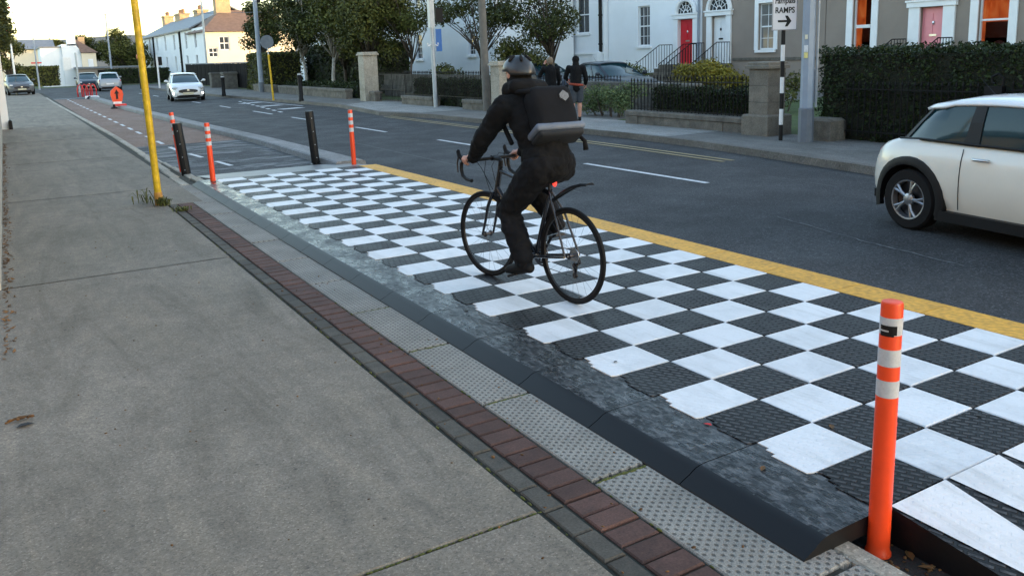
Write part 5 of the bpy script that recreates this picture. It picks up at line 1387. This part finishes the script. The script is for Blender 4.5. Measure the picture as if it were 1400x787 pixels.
def downpipe(par, y, x, z0, z1, mat, r=.055):
    mb = MB(); mb.tube([(x-.08, y, z0), (x-.08, y, z1)], r, 8)
    for z in np.arange(z0+.4, z1, 1.5): mb.lathe([(r, z), (r*1.35, z), (r*1.35, z+.08), (r, z+.08)], (x-.08, y, 0), 8)
    mb.build('downpipe', mat, par, smooth=40)
hA = [(32.65, 33.55, 1.95, 3.92), (29.55, 30.55, 1.05, 3.12), (32.65, 33.55, 5.0, 6.7), (29.7, 30.6, 5.0, 6.7)]
A = house('white_house', 'white rendered house with the red front door under an arched fanlight', 29.0, 36.0, holes=hA, group='terrace houses behind the front gardens')
sash(A, *hA[0], cols=3, rows=4); door(A, *hA[1], MAT['red_gloss'], fan=.52); steps(A, 29.2, 30.95, 1.05); sash(A, *hA[2], cols=3, rows=4); sash(A, *hA[3], cols=3, rows=4)
mb = MB(); mb.bb(HX-.03, HX-.001, 30.9, 36.0, -.3, .98); mb.build('plinth', MAT['white_wall'], A)
downpipe(A, 29.15, HX, 0, 7, MAT['columngrey'], .05)
hB = [(37.3, 38.45, 2.75, 4.75), (40.8, 42.0, 2.75, 4.75), (37.3, 38.45, 5.4, 6.7)]
B = house('white_house', 'white house with a tall sash window left of the black drainpipe', 36.03, 45.0, x=24.7, holes=hB, group='terrace houses behind the front gardens')
for q in hB: sash(B, *q, x=24.7, cols=2, rows=2)
downpipe(B, 36.2, 24.7, 1.7, 7, MAT['iron'], .09)
mb = MB(); mb.box((24.5, 36.3, 1.45), (.35, .4, .55)); mb.tube([(24.6, 36.2, 1.75), (24.5, 36.35, 1.4)], .09, 8); mb.build('pipe_shoe', MAT['white_wall'], B)
mb = MB(); mb.bb(24.6, 24.70, 36.03, 45, 1.62, 1.72); mb.build('string_course', MAT['white_trim'], B)
hG = [(24.75, 25.6, 1.62, 3.55), (27.45, 28.35, 1.08, 3.15), (24.75, 25.6, 5.0, 6.7), (27.4, 28.3, 5.0, 6.7)]
G = house('grey_house', 'grey rendered house with a white front door and plain fanlight', 22.2, 28.97, wall='grey_wall', holes=hG, group='terrace houses behind the front gardens')
sash(G, *hG[0], cols=2, rows=4, casing=.2, pale=True); door(G, *hG[1], MAT['white_trim'], fan=.58); steps(G, 27.1, 28.8, 1.08); sash(G, *hG[2], casing=.18); sash(G, *hG[3], casing=.18)
mb = MB(); mb.bb(HX-.05, HX-.001, 22.2, 27.05, 1.18, 1.30); mb.build('string_course', MAT['stone'], G)
hP = [(20.15, 20.95, 1.2, 3.6), (17.35, 18.2, .95, 2.92), (15.15, 16.15, 1.2, 3.6), (20.1, 20.95, 5.0, 6.7), (17.3, 18.3, 5.0, 6.7), (15.1, 16.1, 5.0, 6.7)]
Pk = house('grey_house', 'grey rendered house with a pink front door and two orange-lit windows', 12.4, 22.17, wall='grey_wall', holes=hP, group='terrace houses behind the front gardens')
sash(Pk, *hP[0], cols=1, rows=2, casing=.27, lit=LIT, sill=False); sash(Pk, *hP[2], cols=1, rows=2, casing=.27, lit=LIT, sill=False); door(Pk, *hP[1], MAT['pink_gloss'], surround=.42)
steps(Pk, 16.9, 18.7, .95)
for q in hP[3:]: sash(Pk, *q, casing=.18)
mb = MB(); zc = 2.45; mb.bb(HX+.06, HX+.09, 20.25, 20.85, zc-.12, zc); mb.build('window_sign', MAT['white_plastic'], Pk)
mb = MB(); mb.bb(HX-.16, HX-.04, 20.1, 20.98, 2.86, 2.96)
hE = [(y, y+.95, z, z+1.8) for y in (9, 4, -1, -6, -11, -16, -21, -26) for z in (1.6, 5.0)]  # unseen stretch of terrace, added to cast shade over the street
E_ = house('grey_house', 'further grey terrace house, unseen, added beyond the right end to shade the street', -31, 12.37, wall='grey_wall', holes=hE, h=8.2, group='terrace houses behind the front gardens')
for q in hE: sash(E_, *q, casing=.18)
# long white house behind the small trees
hC = [(47.5, 48.4, 1.6, 3.1), (40.7, 41.5, 1.75, 2.9), (55, 56, 1.6, 3.2), (62, 63, 1.6, 3.2), (47.5, 48.4, 4.6, 6.2), (55, 56, 4.6, 6.2), (62, 63, 4.6, 6.2), (69, 70, 4.6, 6.2)]
C_ = house('white_house', 'long white house standing behind the small bare-stemmed garden trees', 38.5, 72.5, x=19.5, depth=5.0, h=6.6, holes=hC)
for q in hC: sash(C_, *q, x=19.5, cols=2, rows=4)
mb = MB(); mb.bb(14.4, 14.7, -5.5, 5.5, 0, 1.05)
t_ = thing('rubble_wall', 'low grey stone garden wall behind the railing left of the wood pole', 'wall', (13.2, 31.5, ZFF)); mb = MB(); rg = random.Random(8)
for k in range(4):
    y = -6.5
    while y < 6.5: l = rg.uniform(.4, .9); mb.bev(-.15+rg.uniform(-.02, .02), .15, y+.006, y+l-.006, k*.26-.02, k*.26+.235, .03); y += l
mb.build('stones', MAT['rubble'], t_)
t_ = thing('rubble_wall', 'low stone garden wall behind the trailing plant at the gateway', 'wall', (12.9, 19.0, ZFF)); mb = MB()
for k in range(3):
    y = -2.6
    while y < 2.4: l = rg.uniform(.3, .7); mb.bev(-.15+rg.uniform(-.02, .02), .15, y+.006, y+l-.006, k*.3-.02, k*.3+.28, .03); y += l
mb.build('stones', MAT['rubble'], t_)
for i in range(1): railing('low pale-tipped railing in front of the parked dark car', 20.6, 27.5, .3, 1.06, x=13.6, pitch=.16)
# ---- terrace and cream house beyond the fence
t_ = thing('terrace_row', 'long pale terrace with slate roof and four brick chimneys', 'terrace', (0, 0, 0))
hT = [(y, y+1.0, z, z+1.7) for y in (88, 93, 100, 106, 112, 118) for z in (.9, 3.3)]
mb = MB(); facade(mb, 84.2, 126, -.4, 5.2, hT, 14.0); mb.add([(14, 126, -.4), (22, 126, -.4), (22, 126, 5.2), (14, 126, 5.2)], [(0, 1, 2, 3)]); mb.add([(22, 84.2, -.4), (22, 126, -.4), (22, 126, 5.2), (22, 84.2, 5.2)], [(0, 1, 2, 3)])
mb.build('wall', MAT['white_wall'], t_)
mb = MB(); mb.extr([(13.75, 5.15), (18, 7.35), (22.25, 5.15), (22.25, 5.3), (18, 7.5), (13.75, 5.3)], 'y', 90, 126.2); rf = mb.build('roof', MAT['slate'], t_)
for (y, w_, hh) in ((128, 2.2, 9.0), (117, 3.6, 8.7), (105, 2.4, 8.5)):
    mb = MB(); mb.bb(17.4, 18.6, y-w_/2, y+w_/2, 6.0, hh-.75); mb.bb(17.3, 18.7, y-w_/2-.1, y+w_/2+.1, hh-.75, hh-.55); ch = mb.build('chimney', MAT['chim'], rf)
    n = int(w_/.6)
    for i in range(n): mb = MB(); mb.lathe([(.001, hh-.55), (.16, hh-.55), (.13, hh-.05), (.16, hh), (.001, hh)], (18, y-w_/2+w_*(i+.5)/n, 0), 10); mb.build('chimney_pot', MAT['pot'], ch)
for q in hT: sash(t_, *q, x=14.0, cols=2, rows=2, sill=False)
for y in (96.5, 115): downpipe(t_, y, 14.0, 0, 5.2, MAT['iron'], .12)
# cream house: gable end faces the road user
t_ = thing('cream_house', 'sunlit cream house with a brown hipped roof at the near end of the terrace', 'house', (0, 0, 0))
hc = [(15.3, 16.25, 2.95, 4.25), (14.25, 15.1, 2.3, 3.2), (18.6, 19.6, 2.9, 4.25)]
mb = MB(); xs = sorted({14.0, 22.6, *[h[0] for h in hc], *[h[1] for h in hc]}); zs = sorted({-.4, 4.75, *[h[2] for h in hc], *[h[3] for h in hc]})
for a, b in zip(xs[:-1], xs[1:]):
    for c_, d_ in zip(zs[:-1], zs[1:]):
        if any(h[0] < (a+b)/2 < h[1] and h[2] < (c_+d_)/2 < h[3] for h in hc): continue
        mb.add([(a, 84, c_), (b, 84, c_), (b, 84, d_), (a, 84, d_)], [(0, 1, 2, 3)])
for P in ([(13.99, 84), (13.99, 84.25)], [(22.6, 92), (22.6, 84)], [(22.6, 92), (14, 92)]):
    (a, b), (c_, d_) = P; mb.add([(a, b, -.4), (c_, d_, -.4), (c_, d_, 4.75), (a, b, 4.75)], [(0, 3, 2, 1)])
mb.build('wall', MAT['cream'], t_)
mb = MB(); R1, R2 = (16.4, 87.5, 6.9), (19.8, 87.5, 6.9); e = .3
mb.add([(14-e, 84-e, 4.7), (22.6+e, 84-e, 4.7), (22.6+e, 92+e, 4.7), (14-e, 92+e, 4.7), R1, R2], [(0, 1, 5, 4), (1, 2, 5), (2, 3, 4, 5), (3, 0, 4), (3, 2, 1, 0)]); rf = mb.build('roof', MAT['browntile'], t_)
mb = MB(); mb.bb(15.9, 17.3, 86.9, 88.1, 6.0, 7.9); mb.bb(15.8, 17.4, 86.8, 88.2, 7.9, 8.05); ch = mb.build('chimney', MAT['chim'], rf)
for i in range(3): mb = MB(); mb.lathe([(.001, 8.05), (.15, 8.05), (.12, 8.5), (.001, 8.5)], (16.2+i*.4, 87.5, 0), 10); mb.build('chimney_pot', MAT['pot'], ch)
mb = MB(); mb.bb(20.9, 21.9, 87, 88, 5.5, 7.2); mb.build('chimney', MAT['chim'], rf)
for a, b, c_, d_ in hc:
    mb = MB(); y = 84.06
    mb.bb(a, a+.08, y, y+.08, c_, d_); mb.bb(b-.08, b, y, y+.08, c_, d_); mb.bb(a, b, y, y+.08, d_-.08, d_); mb.bb(a, b, y, y+.08, c_, c_+.08); mb.bb((a+b)/2-.03, (a+b)/2+.03, y, y+.07, c_, d_); mb.bb(a, b, y-.005, y+.07, (c_+d_)/2-.04, (c_+d_)/2+.04)
    w_ = mb.build('window', MAT['white_trim'], t_); mb = MB(); mb.add([(a, y+.05, c_), (b, y+.05, c_), (b, y+.05, d_), (a, y+.05, d_)], [(0, 1, 2, 3)]); mb.build('pane', MAT['glass'], w_)
# far white house across the junction
t_ = thing('white_house', 'distant white house with a stepped gable across the junction', 'house', (0, 0, 0))
mb = MB(); mb.bb(1.0, 3.05, 105.3, 113, -.4, 3.9); mb.extr([(3.06, -.4), (4.9, -.4), (4.9, 3.5), (4.45, 4.25), (3.06, 4.25)], 'y', 105, 113); mb.build('wall', MAT['white_wall'], t_)
mb = MB(); mb.bb(3.65, 4.5, 105.0, 106.2, 4.1, 5.25); mb.bb(3.58, 4.57, 104.93, 106.27, 5.25, 5.38); mb.build('chimney', MAT['white_wall'], t_)
mb = MB(); mb.bb(.9, 3.1, 105.2, 113.1, 3.9, 4.05); mb.build('parapet', MAT['slate'], t_)
mb = MB(); mb.bb(4.91, 6.35, 104.6, 111, -.4, 3.25); mb.build('side_block', MAT['cream'], t_)  # sunlit side of the white house: warm light put into its cream colour
mb = MB(); mb.add([(4.85, 104.4, 3.3), (6.6, 104.4, 3.3), (6.6, 111.5, 3.3), (4.85, 111.5, 3.3), (4.6, 106.5, 4.85), (4.6, 110.5, 4.85)], [(0, 1, 4), (1, 2, 5, 4), (2, 3, 5), (3, 0, 4, 5), (3, 2, 1, 0)]); rf = mb.build('roof', MAT['browntile'], t_)
mb = MB(); mb.bb(4.95, 5.6, 107.6, 108.3, 4.0, 5.1); mb.build('chimney', MAT['chim'], rf)
for a, b, c_, d_ in ((3.0, 3.9, 1.4, 2.9), (1.5, 2.1, -.1, 1.7), (5.5, 6.0, 1.3, 2.6)):
    mb = MB(); yy = 105.3 if a < 2.5 else (105 if a < 4.9 else 104.6); mb.bb(a, b, yy-.05, yy-.003, c_, d_); w_ = mb.build('window', MAT['white_trim'], t_)
    mb = MB(); mb.bb(a+.1, b-.1, yy-.062, yy-.052, c_+.1, d_-.1); mb.build('pane', MAT['glass'] if c_ < 0 else MAT['white_plastic'], w_)
t_ = thing('low_building', 'low grey flat-roofed garage right of the distant white house', 'garage', (0, 0, 0))
mb = MB(); mb.bb(4.2, 10.5, 103, 110, -.4, 1.55); mb.build('wall', MAT['grey_wall'], t_); mb = MB(); mb.bb(4.0, 10.7, 102.8, 110.2, 1.555, 1.75); mb.build('roof', MAT['slate'], t_); mb = MB(); mb.bb(6.2, 7.0, 102.93, 102.99, -.3, 1.4); mb.build('door', MAT['iron'], t_)
t_ = thing('distant_house', 'distant low house with pale gable behind the white house', 'house', (0, 0, 0))
mb = MB(); mb.bb(-3, 3.4, 128, 136, -.4, 4.3); mb.build('wall', MAT['cream'], t_); mb = MB(); mb.extr([(127.5, 4.25), (132, 5.6), (136.5, 4.25)], 'x', -3.2, 3.6); mb.build('roof', MAT['slate'], t_)
# rendered garden wall on the near left
t_ = thing('rendered_wall', 'tall pale rendered boundary wall along the left edge of the footpath', 'wall', (0, 0, 0))
mb = MB(); mb.bb(-3.3, -2.92, 8, 29.9, -.4, 2.55); mb.build('wall', m_concrete('rendered_wall', (.42, .41, .37), 30, .35), t_)
mb = MB(); mb.bev(-3.25, -2.72, 29.95, 30.5, -.4, 2.7, .02); mb.build('end_pier', MAT['white_wall'], t_)
mb = MB(); mb.bev(-2.74, -2.64, 29.75, 30.2, -.1, .22, .04); mb.build('spout', MAT['iron'], t_)

# unseen house added behind the left wall to darken reflections and sky light
hL = [(y, y+1.1, z, z+1.8) for y in (-12, -6, 0, 6, 12, 18, 24) for z in (1.0, 4.2)]
t_ = thing('unseen_house', 'unseen long brown house added behind the left wall to darken reflections', 'house', (0, 0, 0))
mb = MB(); mb.bb(-20, -11, -20, 30, -.4, 6.6); mb.build('wall', MAT['chim'], t_)
mb = MB(); mb.extr([(-20.3, 6.62), (-10.7, 6.62), (-15.5, 9.0)], 'y', -20.2, 30.2); mb.build('roof', MAT['slate'], t_)
for a, b, c_, d_ in hL: mb = MB(); mb.bb(-10.99, -10.94, a, b, c_, d_); mb.build('window', MAT['glass'], t_)
# ================================================================== trees, hedges, plants
def leaves(name, mat, parent, blobs, n, size, seed, shell=.55, flat=False):
    """leaf-sized folded quads scattered through ellipsoid blobs (cx,cy,cz,rx,ry,rz)"""
    g = np.random.default_rng(seed); B = np.array(blobs, float); vol = B[:, 3]*B[:, 4]*B[:, 5]; idx = g.choice(len(B), n, p=vol**.75/np.sum(vol**.75))
    d = g.normal(size=(n, 3)); d /= np.linalg.norm(d, axis=1)[:, None]; r = (shell+(1-shell)*g.random(n))*np.where(g.random(n) < .25, g.random(n), 1)*(1+.12*g.normal(size=n))
    c = B[idx, :3]+d*r[:, None]*B[idx, 3:]
    nrm = d*.6+g.normal(size=(n, 3))*.7+np.array([0, 0, .35]); nrm /= np.linalg.norm(nrm, axis=1)[:, None]
    a = np.cross(nrm, g.normal(size=(n, 3))); a /= np.linalg.norm(a, axis=1)[:, None]; b = np.cross(nrm, a)
    s = size*(.6+.8*g.random(n))[:, None]
    V = np.empty((n, 4, 3)); V[:, 0] = c-a*s; V[:, 1] = c+b*s*.5+nrm*s*.12; V[:, 2] = c+a*s; V[:, 3] = c-b*s*.5+nrm*s*.12
    me = bpy.data.meshes.new(name); me.from_pydata(V.reshape(-1, 3).tolist(), [], np.arange(4*n).reshape(-1, 4).tolist()); me.materials.append(mat)
    o = bpy.data.objects.new(name, me); COL.objects.link(o)
    if parent is not None: o.parent = parent
    return o
def tree(name, label, loc, h, tr, crown, n, size, leaf='leaf_mid', bark='bark', seed=0, fork=None, nblob=16, stems=1, group=None):
    """crown = (zc, rx, ry, rz) relative to the base; limbs reach into random blobs"""
    t_ = thing(name, label, 'tree', loc, 0, group); rg = random.Random(seed); zc, rx, ry, rz = crown; fork = fork or zc-rz*.8
    blobs = []
    for i in range(nblob):
        while True:
            p = Vector((rg.uniform(-1, 1), rg.uniform(-1, 1), rg.uniform(-1, 1)))
            if p.length < 1: break
        k = rg.uniform(.26, .42); p = p*.78
        blobs.append((p.x*rx, p.y*ry, zc+p.z*rz, rx*k, ry*k, rz*k*.8))
    mb = MB()
    for s in range(stems):
        bx, by_ = (rg.uniform(-.25, .25), rg.uniform(-.4, .4)) if stems > 1 else (0, 0)
        top = Vector((rg.uniform(-.1, .1)*rx, rg.uniform(-.1, .1)*ry, fork)); m_ = Vector((bx*.7+rg.uniform(-.05, .05), by_*.7, fork*.5))
        mb.tube([(bx, by_, -.1), (bx, by_, .08), m_, top+Vector((bx, by_, 0))], [tr*1.5, tr*1.1, tr*.85, tr*.7], 9)
        for b in blobs[s::stems]:
            e = Vector(b[:3]); st = top+Vector((bx, by_, -rg.uniform(0, .25)*fork)); mid = st.lerp(e, .5)+Vector((rg.uniform(-.1, .1), rg.uniform(-.1, .1), .12*rz*rg.random()))
            mb.tube([st, mid, e], [tr*.5, tr*.3, tr*.08], 6)
            for q in range(3):
                e2 = e+Vector((rg.uniform(-1, 1)*b[3], rg.uniform(-1, 1)*b[4], rg.uniform(-.3, 1)*b[5]))*1.1; mb.tube([mid.lerp(e, .4), e2], [tr*.16, tr*.05], 4)
    mb.build('trunk', MAT[bark], t_, smooth=True)
    leaves('crown', MAT[leaf], t_, blobs, n, size, seed)
    return t_
def bush(name, label, loc, blobs, n, size, leaf, seed, cat='shrub', stems=5, shell=.6, group=None):
    t_ = thing(name, label, cat, loc, 0, group); rg = random.Random(seed); mb = MB()
    for b in blobs[:12]: mb.tube([(b[0]*.6, b[1]*.6, -.05), (b[0], b[1], b[2])], [.025, .01], 5)
    mb.build('stems', MAT['bark'], t_); leaves('foliage', MAT[leaf], t_, blobs, n, size, seed, shell)
    return t_
def hedge(name, label, loc, dx, dy, dz, n, size, leaf, seed, cat='hedge', rough=.10):
    """clipped block: dense leaf skin over a plain dark box core"""
    t_ = thing(name, label, cat, loc); g = np.random.default_rng(seed)
    mb = MB(); nx, ny = 3, max(3, int(dy/.5)); rg = random.Random(seed)
    P = []
    mb.bb(-dx/2+.12, dx/2-.12, -dy/2+.1, dy/2-.1, 0, dz-.12); mb.build('dark_core', mk('hedge_core', (.012, .014, .006), .95, .5, 9, .8, 20, .05), t_)
    f = g.choice(4, n, p=np.array([dy*dz, dy*dx*1.2, dx*dz, dx*dz])/(dy*dz+dy*dx*1.2+2*dx*dz)); c = np.empty((n, 3)); u = g.random((n, 3))
    c[:, 0] = (u[:, 0]-.5)*dx; c[:, 1] = (u[:, 1]-.5)*dy; c[:, 2] = u[:, 2]*dz
    dep = np.abs(g.normal(size=n))*rough; bulge = .06*np.sin(c[:, 1]*3.1)*np.sin(c[:, 2]*4+1)+.05*np.sin(c[:, 1]*7.3+2)
    c[f == 0, 0] = (-dx/2+dep-bulge)[f == 0]; c[f == 1, 2] = (dz-dep+.05*np.sin(c[:, 1]*5.3)+.03*np.sin(c[:, 1]*13))[f == 1]; c[f == 2, 1] = (-dy/2+dep)[f == 2]; c[f == 3, 1] = (dy/2-dep)[f == 3]
    nrm = np.zeros((n, 3)); nrm[f == 0, 0] = -1; nrm[f == 1, 2] = 1; nrm[f == 2, 1] = -1; nrm[f == 3, 1] = 1; nrm += g.normal(size=(n, 3))*.8; nrm /= np.linalg.norm(nrm, axis=1)[:, None]
    a = np.cross(nrm, g.normal(size=(n, 3))); a /= np.linalg.norm(a, axis=1)[:, None]; b = np.cross(nrm, a); s = size*(.5+g.random(n))[:, None]
    V = np.empty((n, 4, 3)); V[:, 0] = c-a*s; V[:, 1] = c+b*s*.5; V[:, 2] = c+a*s; V[:, 3] = c-b*s*.5
    me = bpy.data.meshes.new('foliage'); me.from_pydata(V.reshape(-1, 3).tolist(), [], np.arange(4*n).reshape(-1, 4).tolist()); me.materials.append(MAT[leaf]); o = bpy.data.objects.new('foliage', me); COL.objects.link(o); o.parent = t_
    return t_
hedge('tall_hedge', 'tall clipped dark green hedge behind the small car', (11.55, 4.6, ZFF), 1.5, 12.8, 1.70, 48000, .032, 'leaf_hedge', 1, rough=.15)
hedge('low_hedge', 'low dark clipped hedge growing behind the spear-topped railing', (11.15, 14.1, ZFF), .6, 3.6, .88, 9000, .03, 'leaf_hedge', 2)
rgg = random.Random(5)
bush('golden_shrub', 'golden yellow spreading shrub above the railing in front of the red door', (16, 19.0, 0), [(rgg.uniform(-.5, .5), rgg.uniform(-1.2, 1.2), rgg.uniform(.5, 1.2)-.0*i, .4, .5, .3) for i in range(16)], 5200, .05, 'leaf_gold', 3)
bush('green_shrub', 'dark olive shrub right of the golden shrub behind the gate pier', (15.5, 16.2, 0), [(rgg.uniform(-.4, .4), rgg.uniform(-.8, .8), rgg.uniform(.3, .95), .35, .4, .3) for i in range(9)], 2600, .045, 'leaf_olive', 4)
bush('trailing_plant', 'pale green trailing plant spilling over the gateway right of the pedestrians', (11.7, 18.55, ZFF), [(rgg.uniform(-.35, .35), rgg.uniform(-.85, .85), rgg.uniform(.25, .75), .32, .36, .26) for i in range(14)], 4200, .036, 'leaf_pale', 5, 'plant')
bush('garden_shrub', 'rounded mid-green shrub behind the stone pier and the cyclist head', (15.5, 29.4, 0), [(rgg.uniform(-.6, .6), rgg.uniform(-1.1, 1.1), rgg.uniform(.6, 2.3), .6, .6, .5) for i in range(16)], 5200, .06, 'leaf_olive', 6)
bush('garden_shrub', 'small round dark shrub by the black drainpipe', (17, 24.5, 0), [(rgg.uniform(-.4, .4), rgg.uniform(-.7, .7), rgg.uniform(.4, 1.0), .4, .5, .35) for i in range(8)], 2200, .05, 'leaf_mid', 7)
bush('garden_shrub', 'bright olive shrub behind the slim signal post', (14.2, 33.6, 0), [(rgg.uniform(-.6, .6), rgg.uniform(-1.2, 1.2), rgg.uniform(.4, 1.5), .55, .6, .4) for i in range(10)], 3200, .06, 'leaf_olive', 8)
hedge('railing_planting', 'dark planting along the inside of the long railing', (11.25, 27.1, ZFF), .6, 6.2, .95, 8000, .045, 'leaf_hedge', 9, 'plant', .15)
0 and bush('railing_planting', 'x', (11.3, 27.2, ZFF), [(rgg.uniform(-.2, .2), rgg.uniform(-2.6, 2.6), rgg.uniform(.2, .65), .3, .5, .28) for i in range(18)], 4200, .045, 'leaf_hedge', 9, 'plant')
# small street-side garden trees
tree('garden_tree', 'small open-crowned tree behind the slim signal post', (14, 37.2, 0), 5, .07, (4.0, 1.9, 2.4, 1.7), 3900, .075, 'leaf_mid', seed=11, fork=1.9)
tree('garden_tree', 'small spreading tree left of the wood pole with dark leaves', (15, 32.0, 0), 5, .08, (3.75, 2.2, 3.0, 1.55), 5200, .072, 'leaf_dark', seed=12, fork=1.9, nblob=20)
tree('garden_tree', 'dense small tree behind the two pedestrians', (16, 27.9, 0), 5, .12, (3.7, 1.9, 2.2, 1.9), 5200, .065, 'leaf_dark', seed=13, fork=1.7, nblob=20)
# dark birch and evergreen group
tree('birch_tree', 'white-stemmed birch on the left of the dark group of trees', (12.4, 48.3, 0), 8, .10, (4.4, 2.0, 2.6, 2.6), 11000, .085, 'leaf_dark', 'birch_bark', 21, 2.2, 26)
tree('birch_tree', 'white-stemmed birch with a forked trunk in the middle of the dark group', (12.3, 43.4, 0), 8, .11, (4.6, 1.9, 2.6, 2.6), 11000, .085, 'leaf_mid', 'birch_bark', 22, 2.0, 26)
tree('evergreen_tree', 'broad dark evergreen directly behind the tall pale gate pier', (12.8, 38.8, 0), 8, .12, (4.1, 2.0, 2.8, 2.9), 13000, .085, 'leaf_olive', 'bark', 23, 1.8, 24)
tree('evergreen_tree', 'tall dark evergreen filling the gap between the two birches', (13.8, 45.5, 0), 8, .12, (4.0, 2.2, 3.0, 3.0), 9500, .09, 'leaf_dark', 'bark', 24, 1.6, 24)
hedge('dark_understory', 'dark unclipped hedge behind the birch stems', (14.6, 46.5, ZFF), 1.6, 13.0, 2.6, 15000, .08, 'leaf_hedge', 25, rough=.25)
hedge('low_planting', 'low dark ground planting along the long low stone wall', (11.7, 42.5, ZFF), 1.3, 11.5, .62, 7000, .06, 'leaf_hedge', 35, rough=.2)
hedge('rounded_hedge', 'olive clipped hedge block between the lamp column and the boarded fence', (12.0, 53.6, ZFF), 2.2, 5.0, 2.3, 9000, .07, 'leaf_olive', 26, rough=.18)
tree('street_tree', 'dark leafy tree in front of the sunlit cream house', (14.5, 66, 0), 8, .16, (4.6, 2.3, 2.8, 2.2), 6000, .11, 'leaf_dark', 'bark', 27, 2.4, 20)
tree('street_tree', 'large rounded tree with sunlit top beside the tall yellow pole', (11.0, 118, 0), 9, .25, (3.9, 3.2, 3.2, 3.4), 9000, .16, 'leaf_olive', 'bark', 28, 1.6, 26)
tree('street_tree', 'dark tree behind the roof of the distant white house', (7.2, 124, 0), 8, .2, (3.8, 2.2, 2.2, 2.4), 4500, .15, 'leaf_dark', 'bark', 29, 1.6, 16)
tree('street_tree', 'olive tree on the skyline left of the distant chimney', (4.0, 142, 0), 8, .2, (4.4, 2.2, 2.2, 1.8), 3600, .16, 'leaf_olive', 'bark', 30, 2, 14)
tree('street_tree', 'tree rising over the roof of the low distant house', (.5, 150, 0), 8, .2, (3.6, 2.4, 2.4, 2.0), 3200, .16, 'leaf_mid', 'bark', 33, 2, 14)
tree('street_tree', 'drooping olive tree just past the end of the left wall', (-2.2, 76, 0), 6, .15, (2.6, 1.5, 2.0, 1.7), 4200, .10, 'leaf_olive', 'bark', 31, 1.2, 16)
hedge('clipped_tree_block', 'squared clipped hedge in front of the distant white house', (.3, 96, 0), 3.6, 2, 1.9, 4200, .10, 'leaf_olive', 32)
hedge('garden_hedge', 'low green hedge behind the distant pale silver car', (9.4, 96, -.1), 6, 2, 1.5, 4200, .10, 'leaf_hedge', 34)
# ivy with red flowers hanging over the left wall
t_ = thing('climbing_plant', 'dark climbing plant with red flowers hanging over the left wall', 'plant', (-2.75, 26.5, 2.4)); rg = random.Random(3)
bl = [(rg.uniform(-.35, .22), rg.uniform(-2.5, 2.8), rg.uniform(.1, 1.1), .30, .5, .3) for i in range(26)]
mb = MB()
for b in bl: mb.tube([(-.25, b[1]*.7, -.3), (b[0]*.5, b[1], b[2]*.5), b[:3]], [.02, .015, .006], 5)
mb.build('stems', MAT['bark'], t_); leaves('foliage', MAT['leaf_dark'], t_, bl, 6000, .055, 44)
mb = MB()
for i in range(7): b = bl[rg.randrange(len(bl))]; mb.ell((b[0]+.22, b[1]+rg.uniform(-.3, .3), b[2]+rg.uniform(-.1, .3)), (.045, .045, .04), 6)
mb.build('flowers', MAT['red'], t_, smooth=True)
